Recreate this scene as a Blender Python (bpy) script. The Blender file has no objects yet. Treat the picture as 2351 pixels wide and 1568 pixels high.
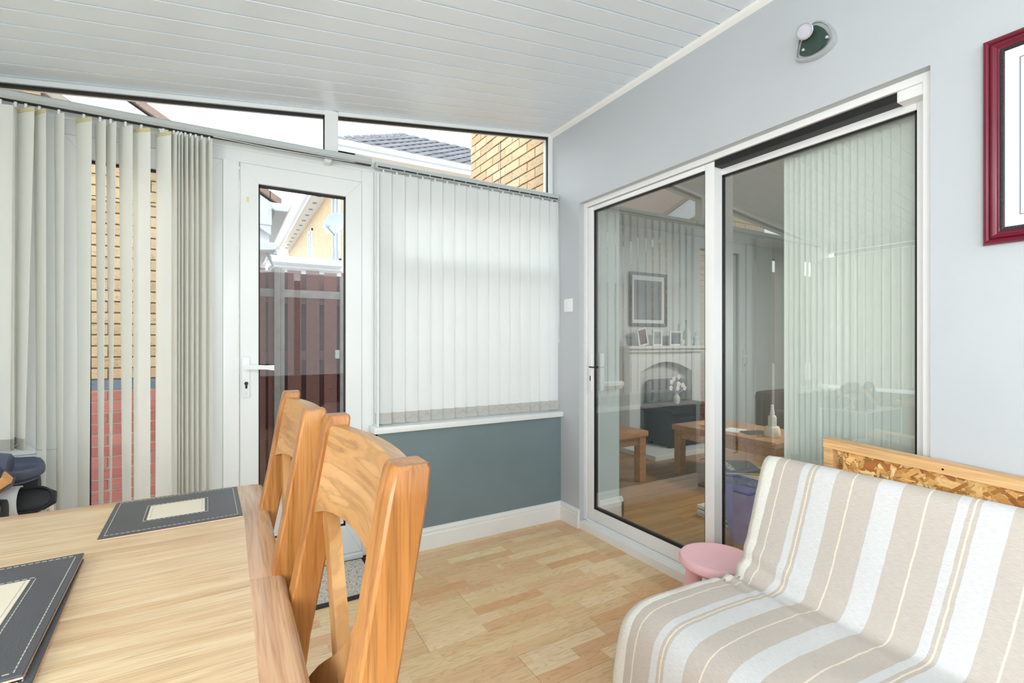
import bpy, bmesh, math, random
from mathutils import Vector, Matrix
random.seed(7)
S = bpy.context.scene
COL = S.collection
PI = math.pi
R = math.radians

# ------------------------------------------------------------------ camera, sky, lights, exposure
cam_d = bpy.data.cameras.new('camera')
cam_d.sensor_width = 36.0
cam_d.lens = 36.0 * 1114.0 / 2351.0
cam_d.clip_start = 0.02
cam = bpy.data.objects.new('camera', cam_d)
COL.objects.link(cam)
cam.location = (0, 0, 1.18)
cam.rotation_euler = (R(90), 0, -math.atan(651.5 / 1114.0))
S.camera = cam

w = bpy.data.worlds.new('overcast_sky')
S.world = w
w.use_nodes = True
bg = w.node_tree.nodes['Background']
bg.inputs[0].default_value = (0.91, 0.96, 1.0, 1)
bg.inputs[1].default_value = 3.1
S.view_settings.view_transform = 'Standard'
S.view_settings.look = 'None'
S.view_settings.exposure = 0.29
S.view_settings.gamma = 1.0
S.view_settings.use_curve_mapping = False
S.cycles.max_bounces = 14
S.cycles.diffuse_bounces = 7
S.cycles.glossy_bounces = 5
S.cycles.transmission_bounces = 8
S.cycles.transparent_max_bounces = 40
S.cycles.sample_clamp_indirect = 6.0


def area_light(name, loc, rot, sx, sy, power, col=(1, 1, 1)):
    d = bpy.data.lights.new(name, 'AREA')
    d.shape = 'RECTANGLE'
    d.size, d.size_y, d.energy, d.color = sx, sy, power, col
    o = bpy.data.objects.new(name, d)
    COL.objects.link(o)
    o.location = loc
    o.rotation_euler = rot
    return o


# fill lamps added outside the unseen rear and side glass to brighten the room
area_light('fill_rear', (0.3, -2.2, 1.6), (R(120), 0, PI), 3.0, 1.7, 142, (0.93, 0.97, 1.0))
area_light('fill_side', (-1.62, -0.85, 1.45), (R(118), 0, R(-90)), 1.9, 1.4, 78, (0.93, 0.97, 1.0))
# unseen area lamp added to brighten the living room
area_light('living_room_fill', (4.6, 1.6, 2.35), (0, 0, 0), 0.5, 0.5, 46, (1.0, 0.95, 0.88))


# ------------------------------------------------------------------ colours and materials
def srgb(r, g, b):
    f = lambda c: (c / 255 / 12.92) if c / 255 <= 0.04045 else ((c / 255 + 0.055) / 1.055) ** 2.4
    return (f(r), f(g), f(b), 1)


MATS = {}


def newmat(name):
    m = bpy.data.materials.new(name)
    m.use_nodes = True
    MATS[name] = m
    return m, m.node_tree.nodes, m.node_tree.links, m.node_tree.nodes['Principled BSDF']


def plain(name, col, rough=0.5, metal=0.0, bump=0.0, bscale=200, var=0.0, vscale=6.0, spec=None):
    m, N, L, b = newmat(name)
    b.inputs['Base Color'].default_value = col
    b.inputs['Roughness'].default_value = rough
    b.inputs['Metallic'].default_value = metal
    if spec is not None:
        b.inputs['Specular IOR Level'].default_value = spec
    tc = N.new('ShaderNodeTexCoord')
    if var > 0:
        n = N.new('ShaderNodeTexNoise')
        n.inputs['Scale'].default_value = vscale
        n.inputs['Detail'].default_value = 5
        L.new(tc.outputs['Object'], n.inputs['Vector'])
        r = N.new('ShaderNodeValToRGB')
        r.color_ramp.elements[0].position = 0.3
        r.color_ramp.elements[1].position = 0.7
        r.color_ramp.elements[0].color = tuple(c * (1 - var) for c in col[:3]) + (1,)
        r.color_ramp.elements[1].color = tuple(min(1, c * (1 + var)) for c in col[:3]) + (1,)
        L.new(n.outputs['Fac'], r.inputs['Fac'])
        L.new(r.outputs['Color'], b.inputs['Base Color'])
    if bump > 0:
        n2 = N.new('ShaderNodeTexNoise')
        n2.inputs['Scale'].default_value = bscale
        n2.inputs['Detail'].default_value = 4
        L.new(tc.outputs['Object'], n2.inputs['Vector'])
        bp = N.new('ShaderNodeBump')
        bp.inputs['Strength'].default_value = bump
        bp.inputs['Distance'].default_value = 0.003
        L.new(n2.outputs['Fac'], bp.inputs['Height'])
        L.new(bp.outputs['Normal'], b.inputs['Normal'])
    return m


def wood(name, cols, axis=0, rough=0.35, scale=1.0, bump=0.15, rnd=0.12, spec=0.4, pores=0.6, ring=0.14, rfreq=46.0):
    """Oak: noise stretched along the grain axis, fine dark pores, one tint per piece."""
    m, N, L, b = newmat(name)
    tc = N.new('ShaderNodeTexCoord')
    oi = N.new('ShaderNodeObjectInfo')
    add = N.new('ShaderNodeVectorMath')
    add.operation = 'ADD'
    mulr = N.new('ShaderNodeMath')
    mulr.operation = 'MULTIPLY'
    mulr.inputs[1].default_value = 17.0
    L.new(oi.outputs['Random'], mulr.inputs[0])
    L.new(tc.outputs['Object'], add.inputs[0])
    L.new(mulr.outputs[0], add.inputs[1])
    mp = N.new('ShaderNodeMapping')
    sc = [26 * scale] * 3
    sc[axis] = 1.6 * scale
    mp.inputs['Scale'].default_value = sc
    L.new(add.outputs[0], mp.inputs['Vector'])
    n1 = N.new('ShaderNodeTexNoise')
    n1.inputs['Scale'].default_value = 1.0
    n1.inputs['Detail'].default_value = 6
    n1.inputs['Distortion'].default_value = 1.1
    L.new(mp.outputs['Vector'], n1.inputs['Vector'])
    r = N.new('ShaderNodeValToRGB')
    e = r.color_ramp.elements
    e[0].position, e[0].color = 0.3, cols[0]
    e[1].position, e[1].color = 0.72, cols[-1]
    for k, c in enumerate(cols[1:-1]):
        ne = e.new(0.3 + 0.42 * (k + 1) / (len(cols) - 1))
        ne.color = c
    L.new(n1.outputs['Fac'], r.inputs['Fac'])
    mp2 = N.new('ShaderNodeMapping')
    sc2 = [330 * scale] * 3
    sc2[axis] = 9 * scale
    mp2.inputs['Scale'].default_value = sc2
    L.new(add.outputs[0], mp2.inputs['Vector'])
    n2 = N.new('ShaderNodeTexNoise')
    n2.inputs['Scale'].default_value = 1.0
    n2.inputs['Detail'].default_value = 2
    L.new(mp2.outputs['Vector'], n2.inputs['Vector'])
    r2 = N.new('ShaderNodeValToRGB')
    r2.color_ramp.elements[0].position, r2.color_ramp.elements[0].color = 0.3, (0.60, 0.52, 0.44, 1)
    r2.color_ramp.elements[1].position, r2.color_ramp.elements[1].color = 0.5, (1, 1, 1, 1)
    L.new(n2.outputs['Fac'], r2.inputs['Fac'])
    mx = N.new('ShaderNodeMix')
    mx.data_type = 'RGBA'
    mx.blend_type = 'MULTIPLY'
    mx.inputs['Factor'].default_value = pores
    L.new(r.outputs['Color'], mx.inputs['A'])
    L.new(r2.outputs['Color'], mx.inputs['B'])
    # growth-ring contours
    ms = N.new('ShaderNodeMath')
    ms.operation = 'MULTIPLY'
    ms.inputs[1].default_value = rfreq
    L.new(n1.outputs['Fac'], ms.inputs[0])
    sn = N.new('ShaderNodeMath')
    sn.operation = 'SINE'
    L.new(ms.outputs[0], sn.inputs[0])
    rg = N.new('ShaderNodeMapRange')
    rg.inputs['From Min'].default_value = 0.1
    rg.inputs['From Max'].default_value = 1.0
    rg.inputs['To Min'].default_value = 1.0
    rg.inputs['To Max'].default_value = 1.0 - ring
    L.new(sn.outputs[0], rg.inputs['Value'])
    hr = N.new('ShaderNodeHueSaturation')
    L.new(rg.outputs['Result'], hr.inputs['Value'])
    L.new(mx.outputs['Result'], hr.inputs['Color'])
    hs = N.new('ShaderNodeHueSaturation')
    mr = N.new('ShaderNodeMapRange')
    mr.inputs['To Min'].default_value = 1 - rnd
    mr.inputs['To Max'].default_value = 1 + rnd
    L.new(oi.outputs['Random'], mr.inputs['Value'])
    L.new(mr.outputs['Result'], hs.inputs['Value'])
    L.new(hr.outputs['Color'], hs.inputs['Color'])
    L.new(hs.outputs['Color'], b.inputs['Base Color'])
    b.inputs['Roughness'].default_value = rough
    b.inputs['Specular IOR Level'].default_value = spec
    if bump:
        bp = N.new('ShaderNodeBump')
        bp.inputs['Strength'].default_value = bump
        bp.inputs['Distance'].default_value = 0.001
        L.new(n2.outputs['Fac'], bp.inputs['Height'])
        L.new(bp.outputs['Normal'], b.inputs['Normal'])
    return m


def laminate(name, cols, strip=0.0635, length=0.34, rough=0.32):
    """Three-strip laminate print: strips of random tint and length inside each board, oak grain on top."""
    m, N, L, b = newmat(name)
    tc = N.new('ShaderNodeTexCoord')
    sep = N.new('ShaderNodeSeparateXYZ')
    L.new(tc.outputs['Object'], sep.inputs[0])

    def math_(op, a, bb=None):
        n = N.new('ShaderNodeMath')
        n.operation = op
        for k, v in enumerate((a, bb)):
            if v is None:
                continue
            if isinstance(v, (int, float)):
                n.inputs[k].default_value = v
            else:
                L.new(v, n.inputs[k])
        return n.outputs[0]
    oi = N.new('ShaderNodeObjectInfo')
    row = math_('FLOOR', math_('DIVIDE', sep.outputs['Y'], strip))
    wn = N.new('ShaderNodeTexWhiteNoise')
    wn.noise_dimensions = '2D'
    cx = N.new('ShaderNodeCombineXYZ')
    L.new(row, cx.inputs[0])
    L.new(math_('MULTIPLY', oi.outputs['Random'], 51.0), cx.inputs[1])
    L.new(cx.outputs[0], wn.inputs['Vector'])
    cell = math_('FLOOR', math_('ADD', math_('DIVIDE', sep.outputs['X'], length), math_('MULTIPLY', wn.outputs['Value'], 7.0)))
    wn2 = N.new('ShaderNodeTexWhiteNoise')
    wn2.noise_dimensions = '3D'
    cx2 = N.new('ShaderNodeCombineXYZ')
    L.new(row, cx2.inputs[0])
    L.new(cell, cx2.inputs[1])
    L.new(math_('MULTIPLY', oi.outputs['Random'], 37.0), cx2.inputs[2])
    L.new(cx2.outputs[0], wn2.inputs['Vector'])
    ramp = N.new('ShaderNodeValToRGB')
    ramp.color_ramp.interpolation = 'LINEAR'
    e = ramp.color_ramp.elements
    e[0].position, e[0].color = 0.0, cols[0]
    e[1].position, e[1].color = 1.0, cols[-1]
    for k, c in enumerate(cols[1:-1]):
        e.new((k + 1) / (len(cols) - 1)).color = c
    L.new(wn2.outputs['Value'], ramp.inputs['Fac'])
    # grain, shifted per strip
    vm = N.new('ShaderNodeVectorMath')
    vm.operation = 'ADD'
    sc = N.new('ShaderNodeVectorMath')
    sc.operation = 'SCALE'
    sc.inputs['Scale'].default_value = 9.0
    L.new(wn2.outputs['Color'], sc.inputs[0])
    L.new(tc.outputs['Object'], vm.inputs[0])
    L.new(sc.outputs[0], vm.inputs[1])
    mp = N.new('ShaderNodeMapping')
    mp.inputs['Scale'].default_value = (3.0, 30, 30)
    L.new(vm.outputs[0], mp.inputs['Vector'])
    n1 = N.new('ShaderNodeTexNoise')
    n1.inputs['Scale'].default_value = 1.0
    n1.inputs['Detail'].default_value = 2
    n1.inputs['Distortion'].default_value = 0.6
    L.new(mp.outputs['Vector'], n1.inputs['Vector'])
    # growth-ring contours
    ring = math_('SINE', math_('MULTIPLY', n1.outputs['Fac'], 62.0))
    rr = N.new('ShaderNodeMapRange')
    rr.inputs['From Min'].default_value = 0.2
    rr.inputs['From Max'].default_value = 1.0
    rr.inputs['To Min'].default_value = 1.0
    rr.inputs['To Max'].default_value = 0.86
    L.new(ring, rr.inputs['Value'])
    mp2 = N.new('ShaderNodeMapping')
    mp2.inputs['Scale'].default_value = (14, 330, 100)
    L.new(vm.outputs[0], mp2.inputs['Vector'])
    n2 = N.new('ShaderNodeTexNoise')
    n2.inputs['Scale'].default_value = 1.0
    n2.inputs['Detail'].default_value = 3
    L.new(mp2.outputs['Vector'], n2.inputs['Vector'])
    r2 = N.new('ShaderNodeMapRange')
    r2.inputs['From Min'].default_value = 0.3
    r2.inputs['From Max'].default_value = 0.6
    r2.inputs['To Min'].default_value = 0.93
    r2.inputs['To Max'].default_value = 1.03
    L.new(n2.outputs['Fac'], r2.inputs['Value'])
    g = math_('MULTIPLY', rr.outputs['Result'], r2.outputs['Result'])
    mx = N.new('ShaderNodeMix')
    mx.data_type = 'RGBA'
    mx.blend_type = 'MULTIPLY'
    mx.inputs['Factor'].default_value = 1.0
    L.new(ramp.outputs['Color'], mx.inputs['A'])
    cg = N.new('ShaderNodeCombineColor')
    L.new(g, cg.inputs[0])
    L.new(math_('POWER', g, 1.25), cg.inputs[1])
    L.new(math_('POWER', g, 1.7), cg.inputs[2])
    L.new(cg.outputs[0], mx.inputs['B'])
    L.new(mx.outputs['Result'], b.inputs['Base Color'])
    b.inputs['Roughness'].default_value = rough
    b.inputs['Specular IOR Level'].default_value = 0.4
    return m


def glass(name, tint=(0.97, 0.99, 0.98), ior=1.75):
    """Pane: reflects at its outer face only (Fresnel), otherwise lets light straight through."""
    m, N, L, b = newmat(name)
    N.remove(b)
    out = N['Material Output']
    tr = N.new('ShaderNodeBsdfTransparent')
    tr.inputs[0].default_value = tuple(tint) + (1,)
    gl = N.new('ShaderNodeBsdfGlossy')
    gl.inputs['Roughness'].default_value = 0.0
    fr = N.new('ShaderNodeFresnel')
    fr.inputs['IOR'].default_value = ior
    geo = N.new('ShaderNodeNewGeometry')
    inv = N.new('ShaderNodeMath')
    inv.operation = 'SUBTRACT'
    inv.inputs[0].default_value = 1.0
    L.new(geo.outputs['Backfacing'], inv.inputs[1])
    mu = N.new('ShaderNodeMath')
    mu.operation = 'MULTIPLY'
    L.new(fr.outputs[0], mu.inputs[0])
    L.new(inv.outputs[0], mu.inputs[1])
    mix = N.new('ShaderNodeMixShader')
    L.new(mu.outputs[0], mix.inputs[0])
    L.new(tr.outputs[0], mix.inputs[1])
    L.new(gl.outputs[0], mix.inputs[2])
    L.new(mix.outputs[0], out.inputs['Surface'])
    return m


def fabric_trans(name, col, trans=0.45, weave=900.0):
    m, N, L, b = newmat(name)
    N.remove(b)
    out = N['Material Output']
    d = N.new('ShaderNodeBsdfDiffuse')
    t = N.new('ShaderNodeBsdfTranslucent')
    d.inputs[0].default_value = col
    t.inputs[0].default_value = col
    tc = N.new('ShaderNodeTexCoord')
    n = N.new('ShaderNodeTexNoise')
    n.inputs['Scale'].default_value = weave
    L.new(tc.outputs['Object'], n.inputs['Vector'])
    bp = N.new('ShaderNodeBump')
    bp.inputs['Strength'].default_value = 0.12
    bp.inputs['Distance'].default_value = 0.001
    L.new(n.outputs['Fac'], bp.inputs['Height'])
    L.new(bp.outputs['Normal'], d.inputs['Normal'])
    mix = N.new('ShaderNodeMixShader')
    mix.inputs[0].default_value = trans
    L.new(d.outputs[0], mix.inputs[1])
    L.new(t.outputs[0], mix.inputs[2])
    L.new(mix.outputs[0], out.inputs['Surface'])
    return m


def brickmat(name, cols, crack=0.5):
    """One fired brick: tint per brick, creased face."""
    m, N, L, b = newmat(name)
    oi = N.new('ShaderNodeObjectInfo')
    r = N.new('ShaderNodeValToRGB')
    e = r.color_ramp.elements
    e[0].position, e[0].color = 0, cols[0]
    e[1].position, e[1].color = 1, cols[-1]
    for k, c in enumerate(cols[1:-1]):
        e.new((k + 1) / (len(cols) - 1)).color = c
    L.new(oi.outputs['Random'], r.inputs['Fac'])
    tc = N.new('ShaderNodeTexCoord')
    add = N.new('ShaderNodeVectorMath')
    add.operation = 'ADD'
    mul = N.new('ShaderNodeMath')
    mul.operation = 'MULTIPLY'
    mul.inputs[1].default_value = 13
    L.new(oi.outputs['Random'], mul.inputs[0])
    L.new(tc.outputs['Object'], add.inputs[0])
    L.new(mul.outputs[0], add.inputs[1])
    mp = N.new('ShaderNodeMapping')
    mp.inputs['Scale'].default_value = (22, 22, 75)
    L.new(add.outputs[0], mp.inputs['Vector'])
    n = N.new('ShaderNodeTexNoise')
    n.inputs['Scale'].default_value = 1.0
    n.inputs['Detail'].default_value = 4
    n.inputs['Distortion'].default_value = 1.4
    L.new(mp.outputs['Vector'], n.inputs['Vector'])
    r2 = N.new('ShaderNodeValToRGB')
    r2.color_ramp.elements[0].position, r2.color_ramp.elements[0].color = 0.33, (0.5, 0.42, 0.34, 1)
    r2.color_ramp.elements[1].position, r2.color_ramp.elements[1].color = 0.46, (1, 1, 1, 1)
    L.new(n.outputs['Fac'], r2.inputs['Fac'])
    mx = N.new('ShaderNodeMix')
    mx.data_type = 'RGBA'
    mx.blend_type = 'MULTIPLY'
    mx.inputs['Factor'].default_value = crack
    L.new(r.outputs['Color'], mx.inputs['A'])
    L.new(r2.outputs['Color'], mx.inputs['B'])
    L.new(mx.outputs['Result'], b.inputs['Base Color'])
    b.inputs['Roughness'].default_value = 0.85
    bp = N.new('ShaderNodeBump')
    bp.inputs['Strength'].default_value = 0.5
    bp.inputs['Distance'].default_value = 0.004
    L.new(n.outputs['Fac'], bp.inputs['Height'])
    L.new(bp.outputs['Normal'], b.inputs['Normal'])
    return m


def farbrick(name, c1, c2, mortar, bw=0.225, bh=0.075, axis='x'):
    m, N, L, b = newmat(name)
    tc = N.new('ShaderNodeTexCoord')
    mp = N.new('ShaderNodeMapping')
    mp.inputs['Rotation'].default_value = (R(90), 0, 0) if axis == 'x' else (R(90), 0, R(90))
    sep = N.new('ShaderNodeSeparateXYZ')
    L.new(tc.outputs['Object'], sep.inputs[0])
    cx = N.new('ShaderNodeCombineXYZ')
    L.new(sep.outputs['X' if axis == 'x' else 'Y'], cx.inputs[0])
    L.new(sep.outputs['Z'], cx.inputs[1])
    br = N.new('ShaderNodeTexBrick')
    br.inputs['Scale'].default_value = 1.0
    br.inputs['Brick Width'].default_value = bw
    br.inputs['Row Height'].default_value = bh
    br.inputs['Mortar Size'].default_value = 0.006
    br.inputs['Color1'].default_value = c1
    br.inputs['Color2'].default_value = c2
    br.inputs['Mortar'].default_value = mortar
    L.new(cx.outputs[0], br.inputs['Vector'])
    L.new(br.outputs['Color'], b.inputs['Base Color'])
    b.inputs['Roughness'].default_value = 0.9
    return m


white_pvc = plain('white_pvc', srgb(233, 236, 236), 0.22, var=0.015, vscale=3)
white_gloss = plain('white_gloss_paint', srgb(238, 238, 236), 0.3, bump=0.06, bscale=60, var=0.02)
ceil_mat = plain('ceiling_pvc', srgb(236, 245, 253), 0.22, var=0.012, vscale=2)
wall_grey = plain('pale_grey_paint', srgb(188, 192, 196), 0.5, bump=0.12, bscale=25, var=0.02, vscale=2.5)
wall_teal = plain('slate_grey_paint', srgb(118, 134, 139), 0.4, bump=0.06, bscale=40, var=0.05, vscale=4)
living_white = plain('living_room_paint', srgb(214, 222, 222), 0.6)
black_rubber = plain('black_gasket', srgb(18, 18, 20), 0.5)
alu_white = plain('white_aluminium', srgb(236, 236, 236), 0.25)
rail_grey = plain('headrail_grey', srgb(188, 194, 194), 0.35)
glass_clear = glass('window_glass', (0.98, 0.99, 0.985), 1.5)
glass_door = glass('patio_door_glass', (0.95, 0.975, 0.965), 2.8)
slat_mat = fabric_trans('blind_fabric', srgb(246, 248, 248), 0.5)
slat_mat2 = fabric_trans('blind_fabric_cream', srgb(250, 250, 246), 0.28)
pocket_mat = fabric_trans('blind_pocket', srgb(214, 212, 206), 0.3)
yellow_tape = plain('yellowed_tab', srgb(222, 212, 160), 0.5)
chrome = plain('brushed_silver', srgb(196, 200, 202), 0.3, 0.55)
steel_dark = plain('dark_metal', srgb(40, 40, 42), 0.35, 0.6)
OAK = [srgb(152, 106, 60), srgb(178, 132, 82), srgb(196, 154, 106)]
OAKL = [srgb(204, 168, 126), srgb(222, 194, 154), srgb(230, 208, 172)]
OAK_SHADED = [srgb(140, 86, 40), srgb(166, 110, 56), srgb(186, 132, 76)]  # darker oak for uprights: shade on the post fronts put into the colour
oak_chair_z = wood('oak_chair_upright', OAK_SHADED, 2, 0.3, rnd=0.05)
oak_chair_y = wood('oak_chair_rail', OAK, 1, 0.3, scale=0.45, rnd=0.04, pores=0.25, ring=0.2, rfreq=60.0)
oak_brace = wood('oak_chair_brace', OAK, 2, 0.3, scale=0.35, bump=0, rnd=0.04, pores=0.0)
oak_top = wood('oak_table_top', OAKL, 0, 0.3, rnd=0.03, ring=0.07, rfreq=60.0)
oak_border = wood('oak_table_border', [srgb(186, 140, 104), srgb(206, 166, 130), srgb(220, 184, 150)], 1, 0.25, scale=0.7, rnd=0.05)
oak_border_x = wood('oak_table_border_far', [srgb(200, 156, 116), srgb(214, 174, 134), srgb(226, 190, 152)], 0, 0.25, rnd=0.03)
floor_lam = laminate('laminate_floor', [srgb(226, 182, 140), srgb(234, 198, 156), srgb(224, 186, 138), srgb(240, 212, 172), srgb(230, 200, 152), srgb(222, 174, 128), srgb(238, 216, 172)])
floor_liv = wood('living_room_floor', [srgb(150, 108, 58), srgb(170, 126, 72), srgb(182, 140, 86)], 0, 0.3, scale=0.6, rnd=0.1)
oak_far = wood('oak_far_table', [srgb(170, 120, 74), srgb(190, 138, 88), srgb(200, 150, 100)], 0, 0.35)
pine = wood('pine_batten', [srgb(214, 164, 110), srgb(228, 182, 128), srgb(232, 192, 142)], 1, 0.55, scale=0.6, rnd=0.05)
buff_brick = brickmat('buff_brick', [srgb(194, 168, 132), srgb(204, 180, 146), srgb(186, 158, 122), srgb(208, 186, 154)], 0.55)
red_brick = brickmat('red_brick', [srgb(172, 106, 96), srgb(186, 120, 110), srgb(164, 96, 88), srgb(180, 112, 104)], 0.35)
blue_brick = brickmat('blue_brick', [srgb(104, 114, 128), srgb(118, 128, 142)], 0.3)
mortar = plain('mortar', srgb(176, 158, 136), 0.9, bump=0.3, bscale=120)
mortar_white = plain('pale_mortar', srgb(214, 204, 196), 0.9, bump=0.3, bscale=120)
mortar_dark = plain('dark_mortar', srgb(136, 116, 98), 0.9, bump=0.3, bscale=120)
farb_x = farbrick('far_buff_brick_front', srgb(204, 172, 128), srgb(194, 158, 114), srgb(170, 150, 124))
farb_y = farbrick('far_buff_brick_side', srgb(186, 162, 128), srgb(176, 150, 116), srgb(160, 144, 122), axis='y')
tile_mat = brickmat('roof_tile', [srgb(92, 94, 100), srgb(106, 108, 114), srgb(84, 86, 92)], 0.3)
tile_brown = brickmat('brown_roof_tile', [srgb(136, 116, 108), srgb(150, 128, 118), srgb(122, 106, 102)], 0.4)
soffit_white = plain('white_soffit', srgb(210, 214, 218), 0.4)
fence_brown = brickmat('brown_stained_timber', [srgb(104, 70, 66), srgb(116, 78, 74), srgb(96, 62, 60)], 0.45)
post_grey = plain('weathered_post', srgb(140, 138, 138), 0.8, bump=0.3, bscale=60, var=0.15, vscale=12)
paving = plain('outside_paving', srgb(170, 166, 160), 0.9, bump=0.4, bscale=60, var=0.12, vscale=5)
leather_mat = plain('charcoal_leatherette', srgb(74, 76, 82), 0.42, bump=0.25, bscale=350, var=0.10, vscale=14)
cream_mat = plain('cream_panel', srgb(228, 218, 198), 0.5, bump=0.1, bscale=300)
cork_mat = plain('pale_board_backing', srgb(214, 186, 158), 0.7)
stitch_mat = plain('pale_stitching', srgb(186, 184, 170), 0.7)
pink_plastic = plain('pink_plastic', srgb(252, 200, 208), 0.42, var=0.03, vscale=5)
burgundy = plain('burgundy_lacquer', srgb(112, 30, 50), 0.22, var=0.08, vscale=10)
bead_black = plain('black_beading', srgb(42, 42, 44), 0.4)
card_white = plain('white_mount_card', srgb(232, 236, 238), 0.6)
card_grey = plain('grey_bevel', srgb(128, 136, 142), 0.6)
paper_grey = plain('picture_paper', srgb(206, 212, 218), 0.7, var=0.06, vscale=8)
skin_paint = plain('tan_paint', srgb(206, 164, 134), 0.7)
lamp_glass = plain('dark_green_glass', srgb(52, 72, 64), 0.18)
bulb_mat = plain('bulb_lens', srgb(186, 186, 196), 0.3, bump=0.6, bscale=420)
mat_black = plain('black_mat_border', srgb(44, 44, 46), 0.9)
blue_clog = plain('slate_blue_foam', srgb(84, 92, 112), 0.55)
navy_canvas = plain('navy_canvas', srgb(52, 64, 92), 0.85, bump=0.3, bscale=700)
gum_sole = plain('gum_sole', srgb(214, 158, 98), 0.6)
sole_dark = plain('dark_outsole', srgb(86, 80, 78), 0.8)
white_rubber = plain('white_rubber', srgb(226, 228, 230), 0.45)
black_foam = plain('black_foam', srgb(30, 34, 36), 0.6)
black_leather = plain('black_leather', srgb(34, 36, 38), 0.35, bump=0.4, bscale=60, var=0.2, vscale=20)
marble = plain('white_fire_surround', srgb(226, 228, 226), 0.35)
stove_black = plain('stove_black', srgb(30, 34, 36), 0.45)
bag_blue = plain('blue_woven_bag', srgb(120, 124, 196), 0.5, bump=0.5, bscale=40, var=0.12, vscale=16)
dark_fabric = plain('dark_brown_upholstery', srgb(70, 64, 62), 0.85)
print_black = plain('printed_black', srgb(34, 32, 30), 0.7)
paper_white = plain('paper', srgb(222, 222, 216), 0.7)
paper_yellow = plain('yellow_cover', srgb(206, 172, 96), 0.6)
paper_dark = plain('dark_cover', srgb(46, 46, 48), 0.5)
flower_white = plain('white_petals', srgb(238, 234, 236), 0.7)
dish_white = plain('dish_white', srgb(146, 156, 168), 0.35)
gutter_white = plain('gutter_white', srgb(204, 209, 214), 0.35)
dark_glass = plain('far_window_glass', srgb(120, 132, 140), 0.1)
ivory = plain('ivory_plastic', srgb(232, 226, 208), 0.35)


def throw_material():
    m, N, L, b = newmat('striped_throw_cotton')
    uv = N.new('ShaderNodeUVMap')
    uv.uv_map = 'UVMap'
    sep = N.new('ShaderNodeSeparateXYZ')
    L.new(uv.outputs[0], sep.inputs[0])
    # wobble so that the woven edges are not ruler straight
    nz = N.new('ShaderNodeTexNoise')
    nz.inputs['Scale'].default_value = 24
    L.new(uv.outputs[0], nz.inputs['Vector'])

    def math_(op, a, bb):
        n = N.new('ShaderNodeMath')
        n.operation = op
        for k, v in enumerate((a, bb)):
            if isinstance(v, (int, float)):
                n.inputs[k].default_value = v
            else:
                L.new(v, n.inputs[k])
        return n.outputs[0]
    PER = 0.386
    y = math_('ADD', sep.outputs['X'], math_('MULTIPLY', math_('SUBTRACT', nz.outputs['Fac'], 0.5), 0.004))
    d = math_('MULTIPLY', math_('WRAP', math_('SUBTRACT', 0.937, y), 1.0), 1.0)
    d = math_('SUBTRACT', 0.937, y)
    dm = N.new('ShaderNodeMath')
    dm.operation = 'FLOORED_MODULO'
    L.new(d, dm.inputs[0])
    dm.inputs[1].default_value = PER
    t = math_('DIVIDE', dm.outputs[0], PER)
    W_ = srgb(214, 213, 212)
    B_ = srgb(198, 188, 178)
    C_ = srgb(230, 218, 200)
    segs = [(0.0, W_), (0.021, B_), (0.030, C_), (0.034, B_), (0.043, W_), (0.1, B_), (0.146, C_), (0.150, B_),
            (0.210, W_), (0.268, B_), (0.324, C_), (0.328, B_)]
    ramp = N.new('ShaderNodeValToRGB')
    ramp.color_ramp.interpolation = 'CONSTANT'
    e = ramp.color_ramp.elements
    e[0].position, e[0].color = 0, segs[0][1]
    e[1].position, e[1].color = segs[1][0] / PER, segs[1][1]
    for p, c in segs[2:]:
        e.new(p / PER).color = c
    L.new(t, ramp.inputs['Fac'])
    edge = math_('GREATER_THAN', y, 1.026)
    mx0 = N.new('ShaderNodeMix')
    mx0.data_type = 'RGBA'
    L.new(edge, mx0.inputs['Factor'])
    L.new(ramp.outputs['Color'], mx0.inputs['A'])
    mx0.inputs['B'].default_value = srgb(234, 230, 222)
    # melange threads running across the stripes
    mp = N.new('ShaderNodeMapping')
    mp.inputs['Scale'].default_value = (60, 700, 1)
    L.new(uv.outputs[0], mp.inputs['Vector'])
    n2 = N.new('ShaderNodeTexNoise')
    n2.inputs['Scale'].default_value = 1
    n2.inputs['Detail'].default_value = 3
    L.new(mp.outputs['Vector'], n2.inputs['Vector'])
    r2 = N.new('ShaderNodeMapRange')
    r2.inputs['From Min'].default_value = 0.3
    r2.inputs['From Max'].default_value = 0.7
    r2.inputs['To Min'].default_value = 0.86
    r2.inputs['To Max'].default_value = 1.08
    L.new(n2.outputs['Fac'], r2.inputs['Value'])
    hs = N.new('ShaderNodeHueSaturation')
    L.new(mx0.outputs['Result'], hs.inputs['Color'])
    L.new(r2.outputs['Result'], hs.inputs['Value'])
    L.new(hs.outputs['Color'], b.inputs['Base Color'])
    b.inputs['Roughness'].default_value = 0.95
    b.inputs['Specular IOR Level'].default_value = 0.1
    bp = N.new('ShaderNodeBump')
    bp.inputs['Strength'].default_value = 0.35
    bp.inputs['Distance'].default_value = 0.002
    L.new(n2.outputs['Fac'], bp.inputs['Height'])
    L.new(bp.outputs['Normal'], b.inputs['Normal'])
    return m


throw_mat = throw_material()


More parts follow.
